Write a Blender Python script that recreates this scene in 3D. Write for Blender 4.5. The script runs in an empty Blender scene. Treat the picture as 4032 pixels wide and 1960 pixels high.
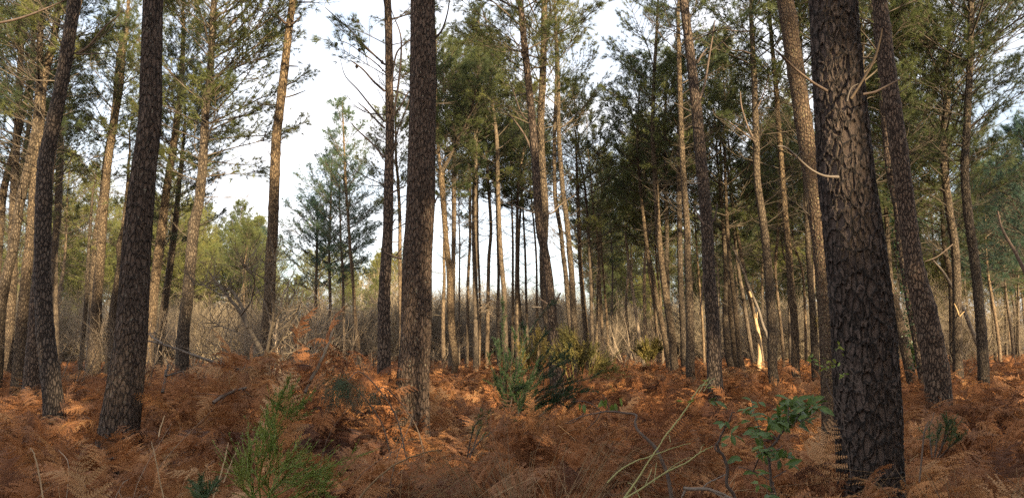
import bpy, math, random
import numpy as np
from mathutils import Vector
# ------------------------------------------------------------------ camera, world, sun, exposure
S = bpy.context.scene
COL = S.collection
FPX, CX, CY, EYE = 3046.0, 2016.0, 980.0, 1.7          # focal length in photograph pixels, its centre, eye height
PITCH = math.atan((1370 - 980) / FPX)
cam = bpy.data.objects.new('camera', bpy.data.cameras.new('camera'))
COL.objects.link(cam); S.camera = cam
cam.location = (0, 0, EYE); cam.rotation_euler = (math.pi / 2 + PITCH, 0, 0)
cam.data.sensor_width = 36; cam.data.lens = 36 * FPX / 4032
cam.data.clip_start = 0.05; cam.data.clip_end = 3000
SUN_ELEV, SUN_AZ = math.radians(17), math.radians(152)   # azimuth clockwise from +Y (straight ahead)
TOSUN = np.array([math.sin(SUN_AZ) * math.cos(SUN_ELEV), math.cos(SUN_AZ) * math.cos(SUN_ELEV), math.sin(SUN_ELEV)])
sun = bpy.data.objects.new('sun', bpy.data.lights.new('sun', 'SUN'))
COL.objects.link(sun)
sun.rotation_euler = Vector(TOSUN).to_track_quat('Z', 'Y').to_euler()
sun.data.energy = 5.0; sun.data.angle = math.radians(0.6); sun.data.color = (1.0, 0.80, 0.50)
S.view_settings.view_transform = 'Standard'; S.view_settings.look = 'None'
S.view_settings.exposure = 1.75; S.view_settings.gamma = 1.0
W = bpy.data.worlds.new('World'); S.world = W; W.use_nodes = True
nt = W.node_tree; nt.nodes.clear()
def N(nt, t, **k):
    n = nt.nodes.new(t)
    for a, v in k.items(): setattr(n, a, v)
    return n
sky = N(nt, 'ShaderNodeTexSky', sky_type='NISHITA', sun_disc=False, sun_elevation=SUN_ELEV, sun_rotation=SUN_AZ, air_density=1.0, dust_density=1.5)
tc = N(nt, 'ShaderNodeTexCoord'); mp = N(nt, 'ShaderNodeMapping'); mp.inputs['Scale'].default_value = (1, 1, 2.6)
nz = N(nt, 'ShaderNodeTexNoise'); nz.inputs['Scale'].default_value = 2.2; nz.inputs['Detail'].default_value = 6; nz.inputs['Distortion'].default_value = .6
cr = N(nt, 'ShaderNodeValToRGB'); cr.color_ramp.elements[0].position = .36; cr.color_ramp.elements[1].position = .62
cr.color_ramp.elements[0].color = (.34,.34,.34,1); cr.color_ramp.elements[1].color = (.95,.95,.95,1)
mx = N(nt, 'ShaderNodeMixRGB'); mx.inputs['Color2'].default_value = (6.2, 6.15, 6.3, 1)
bg = N(nt, 'ShaderNodeBackground'); bg.inputs['Strength'].default_value = 0.085
wo = N(nt, 'ShaderNodeOutputWorld')
L = nt.links.new
L(tc.outputs['Generated'], mp.inputs['Vector']); L(mp.outputs['Vector'], nz.inputs['Vector']); L(nz.outputs['Fac'], cr.inputs['Fac'])
L(cr.outputs['Color'], mx.inputs['Fac']); L(sky.outputs['Color'], mx.inputs['Color1']); L(mx.outputs['Color'], bg.inputs['Color']); L(bg.outputs['Background'], wo.inputs['Surface'])
S.cycles.max_bounces = 5; S.cycles.diffuse_bounces = 3; S.cycles.glossy_bounces = 1; S.cycles.transmission_bounces = 2
S.cycles.use_denoising = False; S.cycles.caustics_reflective = False; S.cycles.caustics_refractive = False

rng = np.random.default_rng(7)
def at(sx, sy, Y):
    """the point at forward distance Y that the photograph shows at (sx, sy); and its distance along the optical axis"""
    u, v = (sx - CX) / FPX, (CY - sy) / FPX
    dy = math.cos(PITCH) - v * math.sin(PITCH); dz = math.sin(PITCH) + v * math.cos(PITCH)
    t = Y / dy
    return np.array([u * t, Y, EYE + dz * t]), t
# ------------------------------------------------------------------ materials
def mat(name):
    m = bpy.data.materials.new(name); m.use_nodes = True; m.node_tree.nodes.clear(); return m, m.node_tree
def ramp(nt, stops):
    r = N(nt, 'ShaderNodeValToRGB'); e = r.color_ramp.elements
    while len(e) < len(stops): e.new(.5)
    for el, (p, c) in zip(e, stops): el.position = p; el.color = (*c, 1)
    return r
def mathn(nt, op, a, b=None, c=None):
    n = N(nt, 'ShaderNodeMath', operation=op)
    for i, v in enumerate((a, b, c)):
        if v is None: continue
        if isinstance(v, (int, float)): n.inputs[i].default_value = v
        else: nt.links.new(v, n.inputs[i])
    return n.outputs[0]
def bark_mat(name, scale, depth, crack, plate, plate2, lichen=0.0, disp=False, zs=.34, lichcol=(.26, .28, .21), upper=None):
    m, nt = mat(name); L = nt.links.new
    tc = N(nt, 'ShaderNodeTexCoord'); oi = N(nt, 'ShaderNodeObjectInfo')
    off = N(nt, 'ShaderNodeVectorMath', operation='SCALE'); off.inputs[0].default_value = (17, 31, 23); L(oi.outputs['Random'], off.inputs['Scale'])
    add = N(nt, 'ShaderNodeVectorMath', operation='ADD'); L(tc.outputs['Object'], add.inputs[0]); L(off.outputs[0], add.inputs[1])
    mp = N(nt, 'ShaderNodeMapping'); mp.inputs['Scale'].default_value = (1, 1, zs); L(add.outputs[0], mp.inputs['Vector'])
    wn = N(nt, 'ShaderNodeTexNoise'); wn.inputs['Scale'].default_value = scale * .9; wn.inputs['Detail'].default_value = 3; L(mp.outputs[0], wn.inputs['Vector'])
    ws = N(nt, 'ShaderNodeVectorMath', operation='SCALE'); L(wn.outputs['Color'], ws.inputs[0]); ws.inputs['Scale'].default_value = 1.1 / scale
    wa = N(nt, 'ShaderNodeVectorMath', operation='ADD'); L(mp.outputs[0], wa.inputs[0]); L(ws.outputs[0], wa.inputs[1])
    vo = N(nt, 'ShaderNodeTexVoronoi', feature='DISTANCE_TO_EDGE'); vo.inputs['Scale'].default_value = scale; L(wa.outputs[0], vo.inputs['Vector'])
    vc = N(nt, 'ShaderNodeTexVoronoi', feature='F1'); vc.inputs['Scale'].default_value = scale; L(wa.outputs[0], vc.inputs['Vector'])
    fn = N(nt, 'ShaderNodeTexNoise'); fn.inputs['Scale'].default_value = scale * 5; fn.inputs['Detail'].default_value = 5; fn.inputs['Roughness'].default_value = .65; L(add.outputs[0], fn.inputs['Vector'])
    big = N(nt, 'ShaderNodeTexNoise'); big.inputs['Scale'].default_value = 1.7; big.inputs['Detail'].default_value = 3; L(add.outputs[0], big.inputs['Vector'])
    edge = N(nt, 'ShaderNodeMapRange', interpolation_type='SMOOTHSTEP'); edge.inputs['From Max'].default_value = .24; L(vo.outputs['Distance'], edge.inputs['Value'])
    h = mathn(nt, 'MULTIPLY_ADD', fn.outputs['Fac'], .55, edge.outputs[0])
    pc = ramp(nt, [(.25, plate), (.8, plate2)]); L(mathn(nt, 'ADD', mathn(nt, 'MULTIPLY', vc.outputs['Color'], .45), mathn(nt, 'MULTIPLY', big.outputs['Fac'], .6)), pc.inputs['Fac'])
    col = pc.outputs['Color']
    if upper:
        sp = N(nt, 'ShaderNodeSeparateXYZ'); L(tc.outputs['Object'], sp.inputs[0])
        mr = N(nt, 'ShaderNodeMapRange'); mr.inputs['From Min'].default_value = 1.5; mr.inputs['From Max'].default_value = 9; L(sp.outputs['Z'], mr.inputs['Value'])
        mu = N(nt, 'ShaderNodeMixRGB'); L(mr.outputs[0], mu.inputs['Fac']); L(col, mu.inputs['Color1']); mu.inputs['Color2'].default_value = (*upper, 1); col = mu.outputs[0]
    mf = N(nt, 'ShaderNodeMixRGB', blend_type='MULTIPLY'); mf.inputs['Fac'].default_value = .8; L(col, mf.inputs['Color1'])
    fr = ramp(nt, [(.3, (.45, .45, .45)), (.7, (1.25, 1.25, 1.25))]); L(fn.outputs['Fac'], fr.inputs['Fac']); L(fr.outputs[0], mf.inputs['Color2'])
    mc = N(nt, 'ShaderNodeMixRGB'); L(edge.outputs[0], mc.inputs['Fac']); mc.inputs['Color1'].default_value = (*crack, 1); L(mf.outputs[0], mc.inputs['Color2'])
    col = mc.outputs[0]
    if lichen:
        ln = N(nt, 'ShaderNodeTexNoise'); ln.inputs['Scale'].default_value = scale * 1.1; ln.inputs['Detail'].default_value = 4; ln.inputs['Roughness'].default_value = .7; L(add.outputs[0], ln.inputs['Vector'])
        lr = ramp(nt, [(.68 - lichen, (0, 0, 0)), (.72 - lichen, (1, 1, 1))]); L(ln.outputs['Fac'], lr.inputs['Fac'])
        lm = N(nt, 'ShaderNodeMixRGB'); L(mathn(nt, 'MULTIPLY', lr.outputs[0], edge.outputs[0]), lm.inputs['Fac']); L(col, lm.inputs['Color1']); lm.inputs['Color2'].default_value = (*lichcol, 1); col = lm.outputs[0]
    # every tree has a tint of its own
    hs = N(nt, 'ShaderNodeHueSaturation'); L(col, hs.inputs['Color']); L(mathn(nt, 'MULTIPLY_ADD', oi.outputs['Random'], .5, .78), hs.inputs['Value']); L(mathn(nt, 'MULTIPLY_ADD', oi.outputs['Random'], .3, .85), hs.inputs['Saturation'])
    b = N(nt, 'ShaderNodeBsdfPrincipled'); b.inputs['Roughness'].default_value = .85; b.inputs['Specular IOR Level'].default_value = .25; L(hs.outputs[0], b.inputs['Base Color'])
    out = N(nt, 'ShaderNodeOutputMaterial'); L(b.outputs[0], out.inputs['Surface'])
    if disp:
        d = N(nt, 'ShaderNodeDisplacement'); d.inputs['Scale'].default_value = depth; d.inputs['Midlevel'].default_value = .9; L(h, d.inputs['Height']); L(d.outputs[0], out.inputs['Displacement'])
        m.displacement_method = 'BOTH'
    else:
        bu = N(nt, 'ShaderNodeBump'); bu.inputs['Distance'].default_value = depth; bu.inputs['Strength'].default_value = 1; L(h, bu.inputs['Height']); L(bu.outputs[0], b.inputs['Normal'])
    return m
M = {}
M['bark_thick'] = bark_mat('thick_dark_bark', 25, .020, (.010, .008, .007), (.078, .054, .043), (.132, .095, .076), 0, True, .38, lichcol=(.2, .17, .14))
M['bark_near'] = bark_mat('reddish_bark', 28, .013, (.012, .008, .006), (.092, .062, .046), (.145, .103, .077), 0.05, True, .3)
M['bark_lichen'] = bark_mat('lichen_bark', 34, .012, (.03, .02, .014), (.10, .062, .04), (.155, .108, .07), .08, True, .5, (.30, .28, .15))
M['bark_mid'] = bark_mat('pine_bark', 26, .012, (.024, .016, .011), (.088, .062, .042), (.135, .100, .068), .04, upper=(.175, .128, .080))
M['bark_dark'] = bark_mat('dark_pine_bark', 24, .016, (.014, .009, .007), (.100, .068, .050), (.155, .112, .083), .03)
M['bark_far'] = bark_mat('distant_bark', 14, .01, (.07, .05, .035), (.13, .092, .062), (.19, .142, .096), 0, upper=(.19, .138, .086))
def simple(name, stops, rough=.7, trans=0.0, nscale=3.0, per='obj', bump=0):
    m, nt = mat(name); L = nt.links.new
    oi = N(nt, 'ShaderNodeObjectInfo'); tc = N(nt, 'ShaderNodeTexCoord')
    nz = N(nt, 'ShaderNodeTexNoise'); nz.inputs['Scale'].default_value = nscale; nz.inputs['Detail'].default_value = 4; nz.inputs['Roughness'].default_value = .7
    L(tc.outputs['Object'], nz.inputs['Vector'])
    if per == 'obj': f = mathn(nt, 'ADD', mathn(nt, 'MULTIPLY', nz.outputs['Fac'], 1.0), mathn(nt, 'MULTIPLY_ADD', oi.outputs['Random'], .5, -.25))
    else: f = mathn(nt, 'ADD', mathn(nt, 'MULTIPLY_ADD', nz.outputs['Fac'], .5, -.25), oi.outputs['Random'])
    if per == 'inst':      # patches: neighbouring fronds are of a similar age
        ln = N(nt, 'ShaderNodeTexNoise'); ln.inputs['Scale'].default_value = .55; ln.inputs['Detail'].default_value = 2; L(oi.outputs['Location'], ln.inputs['Vector'])
        f = mathn(nt, 'ADD', mathn(nt, 'MULTIPLY', f, .62), mathn(nt, 'MULTIPLY_ADD', ln.outputs['Fac'], 1.7, -.66))
    r = ramp(nt, stops); L(f, r.inputs['Fac'])
    out = N(nt, 'ShaderNodeOutputMaterial')
    b = N(nt, 'ShaderNodeBsdfPrincipled'); b.inputs['Roughness'].default_value = rough; b.inputs['Specular IOR Level'].default_value = .3; L(r.outputs[0], b.inputs['Base Color'])
    s = b.outputs[0]
    if bump:
        bu = N(nt, 'ShaderNodeBump'); bu.inputs['Distance'].default_value = bump; L(nz.outputs['Fac'], bu.inputs['Height']); L(bu.outputs[0], b.inputs['Normal'])
    if trans:
        t = N(nt, 'ShaderNodeBsdfTranslucent'); L(r.outputs[0], t.inputs['Color']); mxs = N(nt, 'ShaderNodeMixShader'); mxs.inputs[0].default_value = trans
        L(s, mxs.inputs[1]); L(t.outputs[0], mxs.inputs[2]); s = mxs.outputs[0]
    L(s, out.inputs['Surface']); return m
M['needle'] = simple('pine_needles', [(.25, (.066, .090, .042)), (.5, (.118, .138, .050)), (.8, (.20, .20, .058))], .5, .45, 1.3)
M['needle_far_sunlit'] = simple('sunlit_olive_needles', [(.25, (.10, .125, .05)), (.5, (.17, .185, .06)), (.8, (.27, .255, .07))], .5, .45, 1.3)  # lighter, yellower than the other needles: sunlight on far crowns put into the colour
M['needle_blue'] = simple('bluish_needles', [(.25, (.050, .095, .072)), (.6, (.085, .14, .088)), (.85, (.14, .18, .075))], .5, .45, 1.3)
M['twig'] = simple('dead_twigs', [(.3, (.055, .042, .032)), (.7, (.125, .098, .070))], .85, 0, 5)
M['brushwood'] = simple('bare_twigs', [(.3, (.15, .115, .085)), (.7, (.30, .23, .165))], .85, 0, 1.5)
M['brush_far'] = simple('purple_brown_twigs', [(.3, (.15, .12, .09)), (.7, (.28, .222, .15))], .9, 0, .5)
M['pale_wood'] = simple('barkless_wood', [(.3, (.28, .18, .085)), (.7, (.46, .32, .17))], .6, 0, 9, bump=.004)
M['grey_wood'] = simple('grey_dead_wood', [(.3, (.075, .060, .048)), (.7, (.16, .13, .105))], .8, 0, 14, bump=.003)
M['shrub_wood'] = simple('dead_shrub_wood', [(.3, (.11, .085, .06)), (.7, (.25, .195, .14))], .8, 0, 14)
M['brown_stem'] = simple('brown_stem_bark', [(.3, (.05, .035, .027)), (.7, (.125, .088, .066))], .7, 0, 20, bump=.002)
M['bracken'] = simple('dead_bracken', [(.0, (.055, .022, .013)), (.2, (.15, .060, .026)), (.45, (.33, .138, .050)), (.6, (.19, .092, .048)), (.8, (.42, .195, .072)), (1.0, (.40, .24, .12))], .75, .3, 6, 'inst')
M['litter'] = simple('leaf_litter', [(.3, (.045, .022, .013)), (.7, (.13, .055, .028))], .95, 0, 9, bump=.05)
M['gorse'] = simple('gorse_green', [(.25, (.024, .046, .016)), (.6, (.052, .088, .026)), (.85, (.11, .15, .036))], .5, .15, 8)
M['broom'] = simple('broom_green', [(.2, (.05, .085, .015)), (.55, (.12, .175, .030)), (.85, (.26, .30, .07))], .5, .2, 8)
M['broom_pale'] = simple('pale_broom_stem', [(.3, (.14, .13, .045)), (.7, (.25, .235, .09))], .6, 0, 14)
M['leaf'] = simple('evergreen_leaf', [(.3, (.055, .095, .020)), (.55, (.12, .175, .035)), (.8, (.26, .29, .06))], .35, .25, 12)
M['ivy'] = simple('ivy_leaf', [(.3, (.02, .045, .018)), (.7, (.06, .11, .035))], .35, .1, 9)
M['bush_yellow'] = simple('yellow_green_shoots', [(.3, (.12, .11, .035)), (.7, (.27, .20, .06))], .7, .25, 3)
M['straw'] = simple('dry_grass', [(.25, (.20, .125, .06)), (.7, (.42, .29, .16))], .7, .25, 4)
M['cone'] = simple('pine_cone', [(.3, (.03, .02, .015)), (.7, (.08, .055, .035))], .8, 0, 30)
# ------------------------------------------------------------------ mesh building
class MB:
    def __init__(s): s.v = []; s.t = []; s.m = []; s.n = 0
    def add(s, v, t, mi=0):
        s.v.append(np.asarray(v, np.float32)); s.t.append(np.asarray(t, np.int32) + s.n); s.m.append(np.full(len(t), mi, np.int32)); s.n += len(v)
    def arrays(s):
        return np.concatenate(s.v), np.concatenate(s.t), np.concatenate(s.m)
    def mesh(s, name, mats, smooth=True):
        return mesh_from(name, *s.arrays(), mats, smooth)
def mesh_from(name, v, t, mi, mats, smooth=True):
    me = bpy.data.meshes.new(name)
    me.vertices.add(len(v)); me.vertices.foreach_set('co', np.ascontiguousarray(v, np.float32).ravel())
    me.loops.add(len(t) * 3); me.loops.foreach_set('vertex_index', np.ascontiguousarray(t, np.int32).ravel())
    me.polygons.add(len(t)); me.polygons.foreach_set('loop_start', np.arange(0, len(t) * 3, 3, dtype=np.int32))
    me.polygons.foreach_set('loop_total', np.full(len(t), 3, np.int32)) if False else None
    me.polygons.foreach_set('material_index', mi)
    me.polygons.foreach_set('use_smooth', np.full(len(t), smooth, bool))
    for m in mats: me.materials.append(m)
    me.update(calc_edges=True); return me
def link(name, me, parent=None, loc=(0, 0, 0)):
    o = bpy.data.objects.new(name, me); COL.objects.link(o); o.location = loc
    if parent is not None: o.parent = parent
    return o
def tag(o, label=None, cat=None, group=None, kind=None):
    for k, x in (('label', label), ('category', cat), ('group', group), ('kind', kind)):
        if x: o[k] = x
    return o
def thing(name, label, cat, loc=(0, 0, 0), rz=0, group=None):
    o = bpy.data.objects.new(name, None); COL.objects.link(o); o.location = tuple(float(c) for c in loc); o.rotation_euler = (0, 0, rz)
    o.empty_display_size = .2
    return tag(o, label, cat, group)
def nrm(a): return a / np.maximum(np.linalg.norm(a, axis=-1, keepdims=True), 1e-9)
def tube(P, R, k, cap=True, wob=None):
    P = np.asarray(P, float); R = np.asarray(R, float); n = len(P)
    T = nrm(np.gradient(P, axis=0)) if n > 1 else np.array([[0, 0, 1.]])
    ref = np.array([1., 0, 0]) if abs(T[0, 0]) < .9 and abs(T[0, 2]) > .3 else np.array([0, 0, 1.])
    A = nrm(np.cross(T, ref)); B = np.cross(T, A)
    a = np.linspace(0, 2 * math.pi, k, endpoint=False)
    rr = R[:, None] * (np.ones((n, k)) if wob is None else wob)
    V = P[:, None] + rr[..., None] * (A[:, None] * np.cos(a)[None, :, None] + B[:, None] * np.sin(a)[None, :, None])
    V = V.reshape(-1, 3)
    i = np.arange(n - 1)[:, None] * k; j = np.arange(k)[None]; j2 = (j + 1) % k
    q = np.stack([i + j, i + j2, i + k + j2, i + k + j], -1).reshape(-1, 4)
    t = np.concatenate([q[:, [0, 2, 1]], q[:, [0, 3, 2]]])
    if cap:
        V = np.vstack([V, P[-1:] + T[-1:] * R[-1] * .3]); c = len(V) - 1; b = (n - 1) * k
        t = np.vstack([t, np.stack([np.full(k, c), b + np.arange(k), b + (np.arange(k) + 1) % k], -1)])
    return V, t
def tubes_batch(P0, P1, r0, r1):
    """many straight three-sided twigs at once"""
    n = len(P0); T = nrm(P1 - P0); ref = np.where(np.abs(T[:, 2:3]) < .8, np.array([[0, 0, 1.]]), np.array([[1., 0, 0]]))
    A = nrm(np.cross(T, ref)); B = np.cross(T, A); V = np.empty((n, 6, 3))
    for k in range(3):
        d = A * math.cos(k * 2.094) + B * math.sin(k * 2.094)
        V[:, k] = P0 + d * np.reshape(r0, (-1, 1)); V[:, 3 + k] = P1 + d * np.reshape(r1, (-1, 1))
    f = np.array([[0, 1, 4], [0, 4, 3], [1, 2, 5], [1, 5, 4], [2, 0, 3], [2, 3, 5]])
    t = (np.arange(n)[:, None, None] * 6 + f[None]).reshape(-1, 3)
    return V.reshape(-1, 3), t
def blades(P, D, w, curl=None):
    """thin triangles (needles, spines, grass tips): base P, tip P+D"""
    n = len(P); s = nrm(np.cross(D, nrm(rng.normal(size=(n, 3))))) * np.reshape(w, (-1, 1)) * .5
    V = np.stack([P - s, P + s, P + D], 1).reshape(-1, 3)
    return V, np.arange(n * 3).reshape(-1, 3)
def tufts(mb, P, D, n, ln, w, spread, mi=1):
    m = len(P); d = nrm(np.repeat(D, n, 0) + rng.normal(size=(m * n, 3)) * spread)
    l = ln * rng.uniform(.7, 1.15, m * n)[:, None]; d2 = d * l; d2[:, 2] -= .12 * l[:, 0]
    v, t = blades(np.repeat(P, n, 0) + rng.normal(size=(m * n, 3)) * .01, d2, w); mb.add(v, t, mi)
def catmull(P, n):
    P = np.asarray(P, float); 
    if len(P) < 3: 
        t = np.linspace(0, 1, n)[:, None]; return P[0] * (1 - t) + P[-1] * t
    Q = np.vstack([2 * P[0] - P[1], P, 2 * P[-1] - P[-2]]); s = np.linspace(0, len(P) - 1 - 1e-6, n); out = []
    i = s.astype(int); u = (s - i)[:, None]
    p0, p1, p2, p3 = Q[i], Q[i + 1], Q[i + 2], Q[i + 3]
    return .5 * ((2 * p1) + (-p0 + p2) * u + (2 * p0 - 5 * p1 + 4 * p2 - p3) * u ** 2 + (-p0 + 3 * p1 - 3 * p2 + p3) * u ** 3)
# value noise
_G = rng.random((256, 256))
def vnoise(x, y):
    x = np.asarray(x, float); y = np.asarray(y, float); xi = np.floor(x).astype(int); yi = np.floor(y).astype(int); fx = x - xi; fy = y - yi
    fx = fx * fx * (3 - 2 * fx); fy = fy * fy * (3 - 2 * fy); g = lambda a, b: _G[a % 256, b % 256]
    return (g(xi, yi) * (1 - fx) + g(xi + 1, yi) * fx) * (1 - fy) + (g(xi, yi + 1) * (1 - fx) + g(xi + 1, yi + 1) * fx) * fy
def fbm(x, y): return vnoise(x, y) * .55 + vnoise(x * 2.1 + 9, y * 2.1 + 4) * .28 + vnoise(x * 4.3 + 3, y * 4.3 + 7) * .17
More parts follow.
